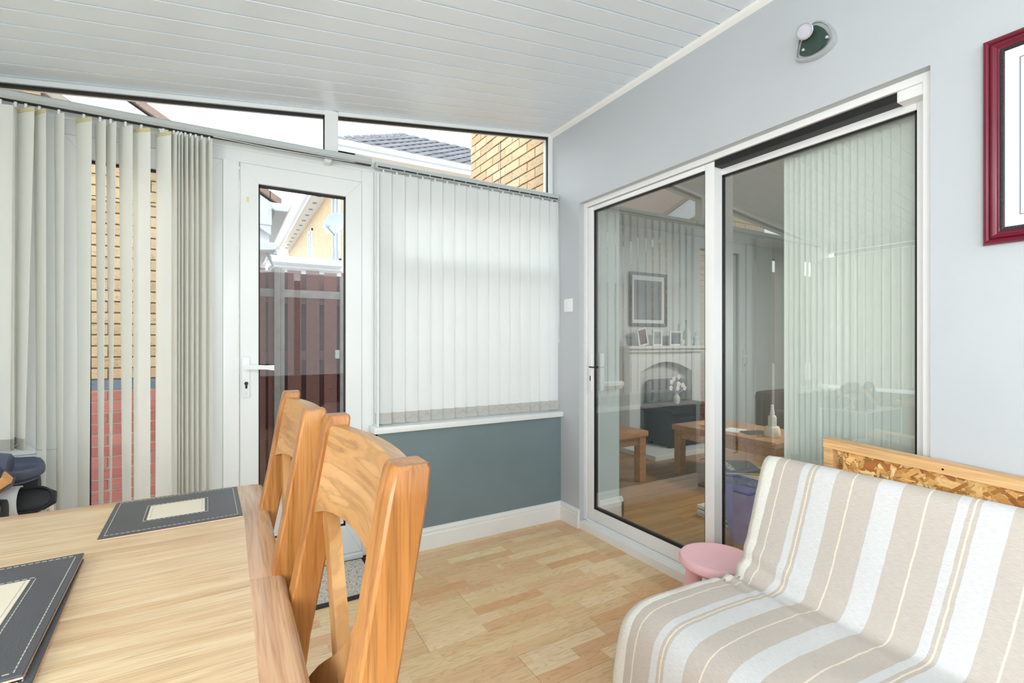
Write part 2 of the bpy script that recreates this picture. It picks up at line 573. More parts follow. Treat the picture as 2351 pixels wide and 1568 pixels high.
def flake_material():
    m, N, L, b = newmat('osb_flakes')
    at = N.new('ShaderNodeVertexColor')
    at.layer_name = 'flake'
    tc = N.new('ShaderNodeTexCoord')
    n = N.new('ShaderNodeTexNoise')
    n.inputs['Scale'].default_value = 160
    n.inputs['Detail'].default_value = 4
    L.new(tc.outputs['Object'], n.inputs['Vector'])
    r2 = N.new('ShaderNodeMapRange')
    r2.inputs['To Min'].default_value = 0.78
    r2.inputs['To Max'].default_value = 1.15
    L.new(n.outputs['Fac'], r2.inputs['Value'])
    hs = N.new('ShaderNodeHueSaturation')
    L.new(at.outputs['Color'], hs.inputs['Color'])
    L.new(r2.outputs['Result'], hs.inputs['Value'])
    L.new(hs.outputs['Color'], b.inputs['Base Color'])
    b.inputs['Roughness'].default_value = 0.6
    return m


flake_mat = flake_material()


def doormat_material():
    m, N, L, b = newmat('woven_doormat')
    tc = N.new('ShaderNodeTexCoord')
    ck = N.new('ShaderNodeTexChecker')
    ck.inputs['Scale'].default_value = 28
    L.new(tc.outputs['Object'], ck.inputs['Vector'])
    outs = []
    for s in ((26, 300, 1), (300, 26, 1)):
        mp = N.new('ShaderNodeMapping')
        mp.inputs['Scale'].default_value = s
        L.new(tc.outputs['Object'], mp.inputs['Vector'])
        n = N.new('ShaderNodeTexNoise')
        n.inputs['Scale'].default_value = 1
        n.inputs['Detail'].default_value = 2
        L.new(mp.outputs['Vector'], n.inputs['Vector'])
        outs.append(n.outputs['Fac'])
    mx = N.new('ShaderNodeMix')
    L.new(ck.outputs['Fac'], mx.inputs['Factor'])
    L.new(outs[0], mx.inputs['A'])
    L.new(outs[1], mx.inputs['B'])
    r = N.new('ShaderNodeValToRGB')
    r.color_ramp.elements[0].position, r.color_ramp.elements[0].color = 0.36, srgb(110, 102, 96)
    r.color_ramp.elements[1].position, r.color_ramp.elements[1].color = 0.5, srgb(206, 198, 188)
    L.new(mx.outputs['Result'], r.inputs['Fac'])
    L.new(r.outputs['Color'], b.inputs['Base Color'])
    b.inputs['Roughness'].default_value = 0.95
    return m


doormat_mat = doormat_material()


# ------------------------------------------------------------------ geometry helpers
class MB:
    """Collects shapes in world coordinates and links them as one mesh object."""

    def __init__(self):
        self.bm = bmesh.new()

    def box(self, x0, x1, y0, y1, z0, z1, bev=0.0, seg=2):
        r = bmesh.ops.create_cube(self.bm, size=1.0)
        vs = r['verts']
        for v in vs:
            v.co = Vector((x0 + (v.co.x + .5) * (x1 - x0), y0 + (v.co.y + .5) * (y1 - y0), z0 + (v.co.z + .5) * (z1 - z0)))
        if bev > 0:
            es = list({e for v in vs for e in v.link_edges})
            bmesh.ops.bevel(self.bm, geom=es, offset=bev, segments=seg, profile=0.6, affect='EDGES')
        return self

    def hexa(self, pts, bev=0.0):
        """8 points: bottom four (ccw), top four."""
        vs = [self.bm.verts.new(p) for p in pts]
        for f in ((3, 2, 1, 0), (4, 5, 6, 7), (0, 1, 5, 4), (1, 2, 6, 5), (2, 3, 7, 6), (3, 0, 4, 7)):
            self.bm.faces.new([vs[i] for i in f])
        if bev > 0:
            es = list({e for v in vs for e in v.link_edges})
            bmesh.ops.bevel(self.bm, geom=es, offset=bev, segments=2, profile=0.6, affect='EDGES')
        return self

    def prism(self, poly, axis, a, b, bev=0.0):
        """Extrude a 2-D polygon along axis ('x','y','z') from a to b."""
        def p3(p, t):
            if axis == 'x':
                return (t, p[0], p[1])
            if axis == 'y':
                return (p[0], t, p[1])
            return (p[0], p[1], t)
        v0 = [self.bm.verts.new(p3(p, a)) for p in poly]
        v1 = [self.bm.verts.new(p3(p, b)) for p in poly]
        n = len(poly)
        self.bm.faces.new(v0[::-1])
        self.bm.faces.new(v1)
        for i in range(n):
            self.bm.faces.new((v0[i], v0[(i + 1) % n], v1[(i + 1) % n], v1[i]))
        if bev > 0:
            es = list({e for v in v0 + v1 for e in v.link_edges})
            bmesh.ops.bevel(self.bm, geom=es, offset=bev, segments=2, profile=0.6, affect='EDGES')
        return self

    def loft(self, rings, caps=True, closed=True):
        vr = [[self.bm.verts.new(p) for p in r] for r in rings]
        n = len(rings[0])
        for a, b in zip(vr[:-1], vr[1:]):
            for i in range(n if closed else n - 1):
                self.bm.faces.new((a[i], a[(i + 1) % n], b[(i + 1) % n], b[i]))
        if caps and closed:
            self.bm.faces.new(vr[0][::-1])
            self.bm.faces.new(vr[-1])
        return self

    def tube(self, pts, r, n=10, caps=True):
        pts = [Vector(p) for p in pts]
        rs = r if isinstance(r, (list, tuple)) else [r] * len(pts)
        rings = []
        up = None
        for i, p in enumerate(pts):
            d = (pts[min(i + 1, len(pts) - 1)] - pts[max(i - 1, 0)]).normalized()
            if up is None:
                up = Vector((0, 0, 1)) if abs(d.z) < 0.9 else Vector((1, 0, 0))
            s = d.cross(up).normalized()
            up = s.cross(d).normalized()
            rings.append([p + rs[i] * (math.cos(2 * PI * k / n) * s + math.sin(2 * PI * k / n) * up) for k in range(n)])
        return self.loft(rings, caps)

    def lathe(self, prof, c=(0, 0, 0), n=24, axis='z'):
        """prof: (radius, height) pairs from one end to the other."""
        rings = []
        for r, h in prof:
            ring = []
            for k in range(n):
                a = 2 * PI * k / n
                u, v = max(r, 1e-4) * math.cos(a), max(r, 1e-4) * math.sin(a)
                if axis == 'z':
                    ring.append((c[0] + u, c[1] + v, c[2] + h))
                elif axis == 'x':
                    ring.append((c[0] + h, c[1] + u, c[2] + v))
                else:
                    ring.append((c[0] + v, c[1] + h, c[2] + u))
            rings.append(ring)
        return self.loft(rings)

    def sweep_rect(self, pts, wv, hv, caps=True):
        """Sweep a rectangle: per point centre, half vectors wv(i), hv(i)."""
        rings = []
        for i, p in enumerate(pts):
            p, a, b = Vector(p), Vector(wv(i)), Vector(hv(i))
            rings.append([p - a - b, p + a - b, p + a + b, p - a + b])
        return self.loft(rings, caps)

    def grid(self, rows):
        vr = [[self.bm.verts.new(p) for p in r] for r in rows]
        for a, b in zip(vr[:-1], vr[1:]):
            for i in range(len(a) - 1):
                self.bm.faces.new((a[i], a[i + 1], b[i + 1], b[i]))
        return self

    def xform(self, M):
        bmesh.ops.transform(self.bm, matrix=M, verts=self.bm.verts)
        return self

    def build(self, name, mat, parent=None, smooth=False, origin=None):
        bm = self.bm
        bmesh.ops.recalc_face_normals(bm, faces=bm.faces)
        off = Vector((0, 0, 0))
        if parent is not None:
            off = world_loc(parent)
        if origin is not None:
            off2 = Vector(origin)
        else:
            off2 = off
        me = bpy.data.meshes.new(name)
        bmesh.ops.translate(bm, verts=bm.verts, vec=-off2)
        bm.to_mesh(me)
        bm.free()
        me.materials.append(mat)
        if smooth:
            for p in me.polygons:
                p.use_smooth = True
            try:
                me.set_sharp_from_angle(angle=R(38))
            except Exception:
                pass
        o = bpy.data.objects.new(name, me)
        COL.objects.link(o)
        if parent is not None:
            o.parent = parent
            o.location = off2 - off
        else:
            o.location = off2
        return o


def world_loc(o):
    v = Vector(o.location)
    while o.parent is not None:
        o = o.parent
        v = v + Vector(o.location)
    return v


def thing(name, label, cat, loc=(0, 0, 0), group=None):
    o = bpy.data.objects.new(name, None)
    COL.objects.link(o)
    o.empty_display_size = 0.05
    o.location = loc
    o['label'] = label
    o['category'] = cat
    if group:
        o['group'] = group
    return o


def tag(o, label, cat, group=None):
    o['label'] = label
    o['category'] = cat
    if group:
        o['group'] = group
    return o


def struct(name, loc=(0, 0, 0), label=None, cat=None):
    o = bpy.data.objects.new(name, None)
    COL.objects.link(o)
    o.location = loc
    o.empty_display_size = 0.05
    o['kind'] = 'structure'
    if label:
        o['label'] = label
    if cat:
        o['category'] = cat
    return o


def smesh(o, label=None, cat=None):
    o['kind'] = 'structure'
    if label:
        o['label'] = label
    if cat:
        o['category'] = cat
    return o


def text_part(name, body, size, mat, parent, loc, rot, extrude=0.0004):
    cu = bpy.data.curves.new(name, 'FONT')
    cu.body = body
    cu.size = size
    cu.extrude = extrude
    cu.align_x = 'CENTER'
    cu.align_y = 'CENTER'
    cu.materials.append(mat)
    o = bpy.data.objects.new(name, cu)
    COL.objects.link(o)
    dg = bpy.context.evaluated_depsgraph_get()
    me = bpy.data.meshes.new_from_object(o.evaluated_get(dg))
    bpy.data.objects.remove(o)
    me.materials.clear()
    me.materials.append(mat)
    o = bpy.data.objects.new(name, me)
    COL.objects.link(o)
    o.parent = parent
    o.location = Vector(loc) - world_loc(parent)
    o.rotation_euler = rot
    return o


# ------------------------------------------------------------------ room dimensions (metres, camera above the origin)
XR = 1.917                       # house wall
XL = -1.30                       # low outer wall
YD = 2.632                       # inner face of the dwarf wall
YF = 2.725                       # inner face of the window frames
YO = 2.80                        # outer face of the end wall
YB = -1.95                       # end behind the camera
OY0, OY1, OZ = 0.657, 2.436, 2.055   # patio door opening
CS = 0.130                       # ceiling slope


def cz(x):
    return 2.600 + CS * (x - XR)


# ---- floor: laminate boards
floor = struct('floor', label='pale oak three-strip laminate floor of the conservatory', cat='floor')
MB().box(XL, XR, YB, YO, -0.06, -0.009).build('subfloor', mortar_dark, floor)
ROW = 0.19
special = {1: 0.931, 0: 1.214, 2: 0.662, 3: 0.35, 4: 0.936, 5: 0.40}
k = -3
y_hi = 2.32 + 2 * ROW
row = -2
mesh_cache = {}
while True:
    y1 = 2.32 - row * ROW
    y0 = y1 - ROW
    if y1 < YB:
        break
    j = special.get(row, (row * 0.437) % 1.28)
    while j > XL:
        j -= 1.285
    x = j
    while x < XR:
        a, b = max(x, XL), min(x + 1.285, XR)
        yy0, yy1 = max(y0, YB), min(y1, YF + 0.04)
        if b - a > 0.02 and yy1 - yy0 > 0.01:
            MB().box(a + 0.0006, b - 0.0006, yy0 + 0.0007, yy1 - 0.0007, -0.009, 0.0, 0.0006, 1).build('floor_board', floor_lam, floor, origin=(a, y0, 0))
        x += 1.285
    row += 1

# ---- ceiling: white ribbed boards running down the slope
ceiling = struct('ceiling', label='sloping white plastic board ceiling', cat='ceiling')
a, b = XL - 0.05, XR
MB().hexa([(a, YB, cz(a) + .02), (b, YB, cz(b) + .02), (b, YO + .1, cz(b) + .02), (a, YO + .1, cz(a) + .02),
           (a, YB, cz(a) + .1), (b, YB, cz(b) + .1), (b, YO + .1, cz(b) + .1), (a, YO + .1, cz(a) + .1)]).build('ceiling_backing', ceil_mat, ceiling)
bw = 0.1
y = YO
first = None
while y > YB:
    if first is None:
        m = MB()
        for (o0, o1, dz0) in ((0.0, bw - 0.009, 0.0), (bw - 0.009, bw - 0.0005, 0.008)):
            ya, yb = y - o1, y - o0
            m.hexa([(a, ya, cz(a) + dz0), (b, ya, cz(b) + dz0), (b, yb, cz(b) + dz0), (a, yb, cz(a) + dz0),
                    (a, ya, cz(a) + .02), (b, ya, cz(b) + .02), (b, yb, cz(b) + .02), (a, yb, cz(a) + .02)], 0.0012)
        first = m.build('ceiling_board', ceil_mat, ceiling, origin=(a, y, cz(a)))
    else:
        c = first.copy()
        COL.objects.link(c)
        c.location = (a, y, cz(a))
    y -= bw
# white bead where ceiling meets the house wall
smesh(MB().prism([(XR, cz(XR) + .01), (XR - .022, cz(XR) - .002), (XR - .018, cz(XR) - .016), (XR - .006, cz(XR) - .026), (XR, cz(XR) - .03)], 'y', YB, YF + .02)
      .build('trim_1', white_gloss), 'white bead between ceiling and house wall', 'trim')

# ---- house wall (right) with the patio door opening
wr = struct('wall_right', label='pale grey painted house wall', cat='wall')
m = MB()
m.box(XR, 2.07, YB, OY0, 0, 2.95)
m.box(XR, 2.07, OY1, YO, 0, 2.95)
m.box(XR, 2.07, OY0, OY1, OZ, 2.95)
m.build('plaster', wall_grey, wr)
m = MB()
m.box(2.07, 2.29, -3.0, 0.55, -0.02, 2.9)
m.box(2.07, 2.29, 2.475, 4.05, -0.02, 2.9)
m.box(2.07, 2.29, 0.55, 2.475, 2.10, 2.9)
m.build('inner_leaf', living_white, wr)

# ---- end wall: slate grey dwarf walls, sills, frames
smesh(MB().box(0.70, XR, YD, YO, 0, 0.682).build('wall_back', wall_teal), 'slate grey dwarf wall under the right blind', 'wall')
smesh(MB().box(XL, -0.685, YD, YO, 0, 0.682).build('wall_back.001', wall_teal), 'slate grey dwarf wall left of the doors', 'wall')
MB_ = MB().box(0.672, XR, YD - 0.03, YF + .01, 0.682, 0.716, 0.007)
smesh(MB_.build('trim_2', white_pvc, smooth=True), 'white window sill on the right dwarf wall', 'sill')
smesh(MB().box(XL, -0.655, YD - 0.03, YF + .01, 0.682, 0.716, 0.007).build('trim_3', white_pvc, smooth=True), 'white window sill left of the doors', 'sill')


def skirting(name, p0, p1, nrm, label):
    """moulded skirting from p0 to p1, sticking out along nrm"""
    prof = [(0, 0), (.017, 0), (.017, .082), (.0135, .088), (.0135, .096), (.0155, .102), (.0125, .111), (.006, .118), (0, .12)]
    m = MB()
    r0 = [(p0[0] + nrm[0] * d, p0[1] + nrm[1] * d, z) for d, z in prof]
    r1 = [(p1[0] + nrm[0] * d, p1[1] + nrm[1] * d, z) for d, z in prof]
    m.loft([r0, r1])
    return smesh(m.build(name, white_gloss), label, 'skirting')


skirting('baseboard_back', (0.70, YD), (XR, YD), (0, -1), 'white skirting under the slate grey dwarf wall')
skirting('baseboard_right', (XR, YD), (XR, OY1 - 0.005), (-1, 0), 'short white skirting beside the patio door')
skirting('baseboard_right.001', (XR, OY0), (XR, YB), (-1, 0), 'white skirting behind the covered sofa')

# frame of the end wall (fixed upvc)
w1 = struct('window_1', label='white frame of the end window behind the right blind', cat='window')
m = MB()
m.box(0.70, XR, YF, YO - .005, 0.716, 0.79, 0.004)
m.box(0.70, XR, YF, YO - .005, 2.00, 2.12, 0.004)
m.box(0.70, XR, YF, YO - .005, 1.615, 1.70, 0.004)
m.box(0.70, 0.79, YF, YO - .005, 0.79, 2.0, 0.004)
m.box(1.86, XR, YF, YO - .005, 0.79, 2.0, 0.004)
m.build('window_frame', white_pvc, w1)
MB().box(0.78, 1.87, 2.765, 2.769, 0.78, 1.63).build('pane', glass_clear, w1)
MB().box(0.78, 1.87, 2.765, 2.769, 1.69, 2.01).build('pane', glass_clear, w1)

w7 = struct('window_7', label='narrow window left of the garden doors behind the blind', cat='window')
m = MB()
m.box(XL, -.80, YF, YO - .005, .716, .79, .004)
m.box(XL, -.80, YF, YO - .005, 2.0, 2.12, .004)
m.box(XL, XL + .09, YF, YO - .005, .79, 2.0, .004)
m.box(-.86, -.80, YF, YO - .005, .79, 2.0, .004)
m.build('window_frame', white_pvc, w7)
MB().box(XL + .08, -.85, 2.765, 2.769, .78, 2.01).build('pane', glass_clear, w7)
# transom and the sloping top lights
tr = MB().box(XL, XR, YF - .003, YO - .003, 2.12, 2.192, 0.004)
smesh(tr.build('trim_4', white_pvc), 'white transom beam above doors and blinds', 'trim')
w2 = struct('window_2', label='sloping top light window over the doors', cat='window')
w3 = struct('window_3', label='sloping top light window over the right blind', cat='window')


def top_light(wo, x0, x1):
    t = 0.022
    MB().hexa([(x0, YF, cz(x0) - t), (x1, YF, cz(x1) - t), (x1, YO - .005, cz(x1) - t), (x0, YO - .005, cz(x0) - t),
               (x0, YF, cz(x0) - .001), (x1, YF, cz(x1) - .001), (x1, YO - .005, cz(x1) - .001), (x0, YO - .005, cz(x0) - .001)]).build('window_frame', white_pvc, wo)
    g = 0.012
    MB().hexa([(x0, YF + .012, cz(x0) - t - g), (x1, YF + .012, cz(x1) - t - g), (x1, YF + .03, cz(x1) - t - g), (x0, YF + .03, cz(x0) - t - g),
               (x0, YF + .012, cz(x0) - t), (x1, YF + .012, cz(x1) - t), (x1, YF + .03, cz(x1) - t), (x0, YF + .03, cz(x0) - t)]).build('gasket', black_rubber, wo)
    MB().hexa([(x0, 2.765, 2.19), (x1, 2.765, 2.19), (x1, 2.769, 2.19), (x0, 2.769, 2.19),
               (x0, 2.765, cz(x0) - t), (x1, 2.765, cz(x1) - t), (x1, 2.769, cz(x1) - t), (x0, 2.769, cz(x0) - t)]).build('pane', glass_clear, wo)


top_light(w2, XL, 0.443)
top_light(w3, 0.511, 1.887)
MB().box(0.443, 0.511, YF - .002, YO - .004, 2.19, cz(0.48), 0.004).build('post', white_pvc, w3)
MB().box(0.437, 0.443, YF + .012, YF + .03, 2.19, cz(0.44) - .02).build('gasket', black_rubber, w2)
MB().box(1.885, XR, YF - .002, YO - .004, 2.19, cz(1.885), 0.004).build('post', white_pvc, w3)
MB().box(1.879, 1.885, YF + .012, YF + .03, 2.19, cz(1.88) - .02).build('gasket', black_rubber, w3)

# door frame
df = struct('door_frame_1', label='white frame around the pair of glazed garden doors', cat='door frame')
df.name = 'trim_5'
m = MB()
m.box(0.634, 0.700, YF - .004, YO - .004, 0, 2.12, 0.004)
m.box(-0.685, -0.604, YF - .004, YO - .004, 0, 2.12, 0.004)
m.box(-0.80, -0.685, YF - .002, YO - .004, 0.716, 2.12, 0.004)
m.build('door_jamb', white_pvc, df)
MB().box(-0.604, 0.634, YF - .004, YO - .004, 2.057, 2.12, 0.004).build('door_head', white_pvc, df)
MB().box(-0.604, 0.634, YF - .03, YO + .02, 0, 0.032, 0.004).build('threshold', white_pvc, df)
MB().box(0.700, 0.708, YF - .08, YF, 0.0, 2.1).build('cover_strip', white_pvc, df)


def leaf(name, x0, x1, gx0, gx1, label):
    d = struct(name, label=label, cat='door')
    z0, z1, gz0, gz1 = 0.034, 2.054, 0.182, 1.963
    ya, yb = YF - .012, YF + .055
    m = MB()
    # mitred stiles and rails, glazing bead sloping to the glass
    for a in ((x0, gx0), (gx1, x1)):
        xi, xo = (a[1], a[0]) if a[0] == x0 else (a[0], a[1])
        m.hexa([(xo, ya, z0), (xi, ya, gz0), (xi, yb, gz0), (xo, yb, z0), (xo, ya, z1), (xi, ya, gz1), (xi, yb, gz1), (xo, yb, z1)], 0.002)
    m.hexa([(x0, ya, z0), (x1, ya, z0), (x1, yb, z0), (x0, yb, z0), (gx0, ya, gz0), (gx1, ya, gz0), (gx1, yb, gz0), (gx0, yb, gz0)], 0.002)
    m.hexa([(gx0, ya, gz1), (gx1, ya, gz1), (gx1, yb, gz1), (gx0, yb, gz1), (x0, ya, z1), (x1, ya, z1), (x1, yb, z1), (x0, yb, z1)], 0.002)
    m.build('door_frame', white_pvc, d)
    g = MB()
    t = 0.007
    g.box(gx0, gx0 + t, ya + .018, ya + .034, gz0, gz1)
    g.box(gx1 - t, gx1, ya + .018, ya + .034, gz0, gz1)
    g.box(gx0, gx1, ya + .018, ya + .034, gz1 - t * 1.6, gz1)
    g.box(gx0, gx1, ya + .018, ya + .034, gz0, gz0 + t)
    g.build('gasket', black_rubber, d)
    MB().box(gx0, gx1, ya + .03, ya + .034, gz0, gz1).build('pane', glass_clear, d)
    return d


d1 = leaf('door_1', 0.048, 0.632, 0.130, 0.549, 'white glazed garden door with lever handle')
d2 = leaf('door_2', -0.602, -0.022, -0.521, -0.100, 'white glazed door behind the left blind')
MB().box(-0.022, 0.046, YF - .03, YF - .004, 0.034, 2.054, 0.006).build('astragal', white_pvc, d2, smooth=True)
# lever handle
hp = MB().box(0.058, 0.092, YF - .024, YF - .010, 0.905, 1.105, 0.005).build('handle_plate', white_pvc, d1, smooth=True)
MB().tube([(0.076, YF - .02, 1.055), (0.076, YF - .062, 1.055)], 0.010, 12).build('handle_spindle', white_pvc, hp, smooth=True)
MB().sweep_rect([(0.066, YF - .062, 1.056), (0.10, YF - .064, 1.056), (0.16, YF - .064, 1.053), (0.196, YF - .060, 1.050)],
                lambda i: (0, 0.008, 0), lambda i: (0, 0, [.011, .011, .010, .013][i])).build('handle_lever', white_pvc, hp, smooth=True)
MB().lathe([(0.0085, -.003), (0.0085, 0.004)], (0.076, YF - .026, 0.975), 14, 'y').build('key_cylinder', steel_dark, hp)
MB().box(0.0715, 0.0805, YF - .029, YF - .022, 0.95, 0.972, 0.003).build('key_slot', steel_dark, hp)
MB().lathe([(0.004, -.002), (0.004, 0.002)], (0.076, YF - .025, 0.925), 10, 'y').build('screw', chrome, hp)
# old sticker mark on the stile
MB().box(0.078, 0.088, YF - .0145, YF - .0115, 1.865, 1.89).build('sticker', yellow_tape, d1)

# ---- low side wall and wall behind the camera, mostly glass
wl = struct('wall_left', label='low outer wall of the conservatory', cat='wall')
MB().box(XL - .12, XL, YB, YO, 0, 0.70).build('dwarf_wall', wall_teal, wl)
MB().box(XL - .12, XL, YB, YO, 2.10, 2.25).build('eaves_beam', white_pvc, wl)
m = MB()
for yy in (YB, -0.6, 0.75, 1.75, YO - .08):
    m.box(XL - .08, XL, yy, yy + .08, 0.70, 2.10, 0.004)
w4 = struct('window_4', label='long side window of the conservatory', cat='window')
m.build('window_frame', white_pvc, w4)
MB().box(XL - .05, XL - .046, YB, YO, 0.70, 2.10).build('pane', glass_clear, w4)
wb = struct('wall_rear', label='glazed wall behind the viewer', cat='wall')
MB().box(XL, XR, YB - .12, YB, 0, 0.70).build('dwarf_wall', wall_teal, wb)
MB().hexa([(XL, YB - .1, 2.14), (XR, YB - .1, 2.14), (XR, YB, 2.14), (XL, YB, 2.14), (XL, YB - .1, cz(XL) + .02), (XR, YB - .1, cz(XR) + .02), (XR, YB, cz(XR) + .02), (XL, YB, cz(XL) + .02)]).build('gable_panel', white_pvc, wb)
w5 = struct('window_5', label='window behind the viewer', cat='window')
m = MB()
for xx in (XL, -0.25, 0.8, XR - .08):
    m.box(xx, xx + .08, YB - .08, YB, 0.70, 2.14, 0.004)
m.build('window_frame', white_pvc, w5)
MB().box(XL, XR, YB - .05, YB - .046, 0.70, 2.14).build('pane', glass_clear, w5)

# ---- sliding patio door
d3 = struct('door_3', label='white aluminium sliding patio door to the living room', cat='door')
m = MB()
m.box(1.955, 2.068, OY1 - .022, OY1, 0.055, OZ)          # jamb far
m.box(1.955, 2.068, OY0, OY0 + .032, 0.055, OZ)          # jamb near
m.box(1.955, 2.068, OY0 + .032, OY1 - .022, 2.028, OZ)   # head
m.build('outer_frame', alu_white, d3)
MB().box(XR - .004, 2.068, OY0, OY1 - .001, 0, 0.048, 0.004).build('sill', white_gloss, d3)
MB().box(1.962, 2.068, OY0 + .03, OY1 - .02, 0.048, 0.062).build('bottom_track', alu_white, d3)
MB().box(1.968, 2.066, OY0 + .032, 1.485, 1.998, 2.030).build('head_channel', black_rubber, d3)
MB().box(1.966, 2.03, OY0 + .030, 0.765, 1.992, 2.030, 0.003).build('head_cover', alu_white, d3)


def slider(nm, x0, x1, y0, y1, z0, z1, st, rt, rb, gt):
    e = bpy.data.objects.new(nm, None)
    COL.objects.link(e)
    e.parent = d3
    m = MB()
    m.box(x0, x1, y1 - st, y1, z0, z1, 0.003)
    m.box(x0, x1, y0, y0 + st, z0, z1, 0.003)
    m.box(x0, x1, y0 + st, y1 - st, z1 - rt, z1, 0.003)
    m.box(x0, x1, y0 + st, y1 - st, z0, z0 + rb, 0.003)
    m.build('sash_frame', alu_white, e, smooth=True)
    g = MB()
    xx0, xx1 = x0 + .008, x1 - .008
    g.box(xx0, xx1, y1 - st - gt, y1 - st + .001, z0 + rb, z1 - rt)
    g.box(xx0, xx1, y0 + st - .001, y0 + st + gt, z0 + rb, z1 - rt)
    g.box(xx0, xx1, y0 + st, y1 - st, z1 - rt - gt, z1 - rt + .001)
    g.box(xx0, xx1, y0 + st, y1 - st, z0 + rb - .001, z0 + rb + gt * 1.6)
    g.build('gasket', black_rubber, e)
    xm = (x0 + x1) / 2
    MB().box(xm - .006, xm + .006, y0 + st, y1 - st, z0 + rb, z1 - rt).build('pane', glass_door, e)
    return e


s1 = slider('sliding_panel', 1.966, 2.008, 1.486, 2.409, 0.064, 2.024, 0.050, 0.026, 0.070, 0.008)
s2 = slider('fixed_panel', 2.022, 2.060, 0.690, 1.535, 0.064, 2.004, 0.040, 0.034, 0.060, 0.008)
# meeting stile depth and handle
MB().box(1.966, 2.022, 1.484, 1.4875, 0.064, 2.024).build('interlock', alu_white, s1)
hb = MB().box(1.958, 1.967, 2.366, 2.392, 0.865, 1.105, 0.003).build('handle_plate', white_pvc, s1, smooth=True)
MB().box(1.952, 1.960, 2.30, 2.384, 1.016, 1.024, 0.002).build('latch_lever', black_rubber, hb)
MB().box(1.9555, 1.9585, 2.374, 2.380, 0.935, 0.965).build('key_slot', black_rubber, hb)
MB().box(2.012, 2.045, 2.345, 2.372, 0.87, 1.105, 0.004).build('inner_handle', white_pvc, s1, smooth=True)

# ------------------------------------------------------------------ vertical blinds
def slat_mb(xc, yc, a0, a1, z0, z1, bow=0.004, wd=0.089, n=5, nz=8, t=0.0008, sway=0.0):
    rows_f, rows_b = [], []
    for iz in range(nz + 1):
        f = iz / nz
        z = z1 + (z0 - z1) * f
        a = R(a0 + (a1 - a0) * f)
        rf, rb = [], []
        for i in range(n):
            s = (i / (n - 1) - .5)
            u = s * wd
            bo = bow * (1 - (2 * s) ** 2)
            ca, sa = math.cos(a), math.sin(a)
            px, py = xc + u * ca + bo * sa + sway * f, yc + u * sa - bo * ca
            rf.append((px - t * sa * -1, py - t * ca, z))
            rb.append((px, py, z))
        rows_f.append(rf)
        rows_b.append(rb)
    m = MB()
    rings = [f + b[::-1] for f, b in zip(rows_f, rows_b)]
    m.loft(rings)
    return m


def headrail(blind, x0, x1, y, z0, z1, slot=None):
    m = MB()
    m.prism([(y - .022, z0 + .01), (y - .022, z1 - .006), (y - .014, z1), (y + .022, z1), (y + .022, z0), (y - .012, z0)], 'x', x0, x1)
    m.build('headrail', rail_grey, blind)
    MB().box(x0 + .002, x1 - .002, y - .010, y + .010, z0 - .004, z0 + .001).build('track_slot', slot or black_rubber, blind)


vb1 = thing('vertical_blind', 'cream vertical blind bunched open over the left garden door', 'blind', (-0.4, 2.66, 2.13))
headrail(vb1, -1.1, 0.668, 2.655, 2.134, 2.168)
for bx in (-0.25, 0.45):
    MB().prism([(bx - .02, 2.134), (bx + .02, 2.134), (bx + .012, 2.112), (bx - .012, 2.112)], 'y', 2.66, YF - .004, 0.002).build('bracket', white_pvc, vb1)
MB().tube([(-0.06, 2.64, 2.13), (0.2, 2.635, 2.122), (0.45, 2.64, 2.127), (0.66, 2.65, 2.134)], 0.0016, 6).build('cord', white_pvc, vb1)
L1 = [(-0.771, -16, -19, .75, 0, 0), (-0.728, -85, -84, .75, 0, -.01), (-0.698, -44, -58, .75, 1, -.018), (-0.658, -53, -61, .10, 1, .007), (-0.599, -58, -67, .10, 0, .001), (-0.521, -46, -57, .10, 1, -.002),
      (-0.468, -57, -74, .10, 0, .002), (-0.433, -58, -84, .10, 0, 0), (-0.383, -50, -65, .10, 0, .004), (-0.328, -39, -44, .10, 1, .002), (-0.249, -47, -45, .10, 1, -.002), (-0.211, -72, -72, .10, 0, 0),
      (-0.196, -77, -77, .10, 0, 0), (-0.184, -78, -78, .10, 0, 0), (-0.168, -74, -74, .10, 0, 0), (-0.148, -74, -74, .10, 0, 0), (-0.128, -76, -76, .10, 0, 0), (-0.105, -70, -70, .10, 0, 0), (-0.076, -73, -73, .10, 0, 0)]
L1 = [(-0.86, -15, -15, .75, 0, 0), (-0.94, -14, -15, .75, 0, 0), (-1.02, -15, -15, .75, 0, 0)] + L1
for (xc, a0, a1, zb, tab, sway) in L1:
    sl = slat_mb(xc, 2.66, a0, a1, zb, 2.112, sway=sway).build('slat', slat_mat2, vb1, smooth=True, origin=(xc, 2.66, 2.112))
    MB().box(xc - .004, xc + .004, 2.652, 2.664, 2.110, 2.136).build('hanger', white_pvc, sl)
    if tab:
        slat_mb(xc, 2.6585, a0, a0, 2.098, 2.113, wd=0.091, nz=1, t=0.003).build('top_tab', yellow_tape, sl)
    slat_mb(xc + sway, 2.6585, a1, a1, zb, zb + .045, wd=0.0895, nz=1, t=0.003).build('weight_pocket', pocket_mat, sl)
MB().tube([(-0.79, 2.63, .775), (-0.74, 2.63, .755), (-0.70, 2.63, .79), (-0.66, 2.64, .745), (-0.60, 2.64, .742)], 0.0015, 6).build('link_chain', chrome, vb1)

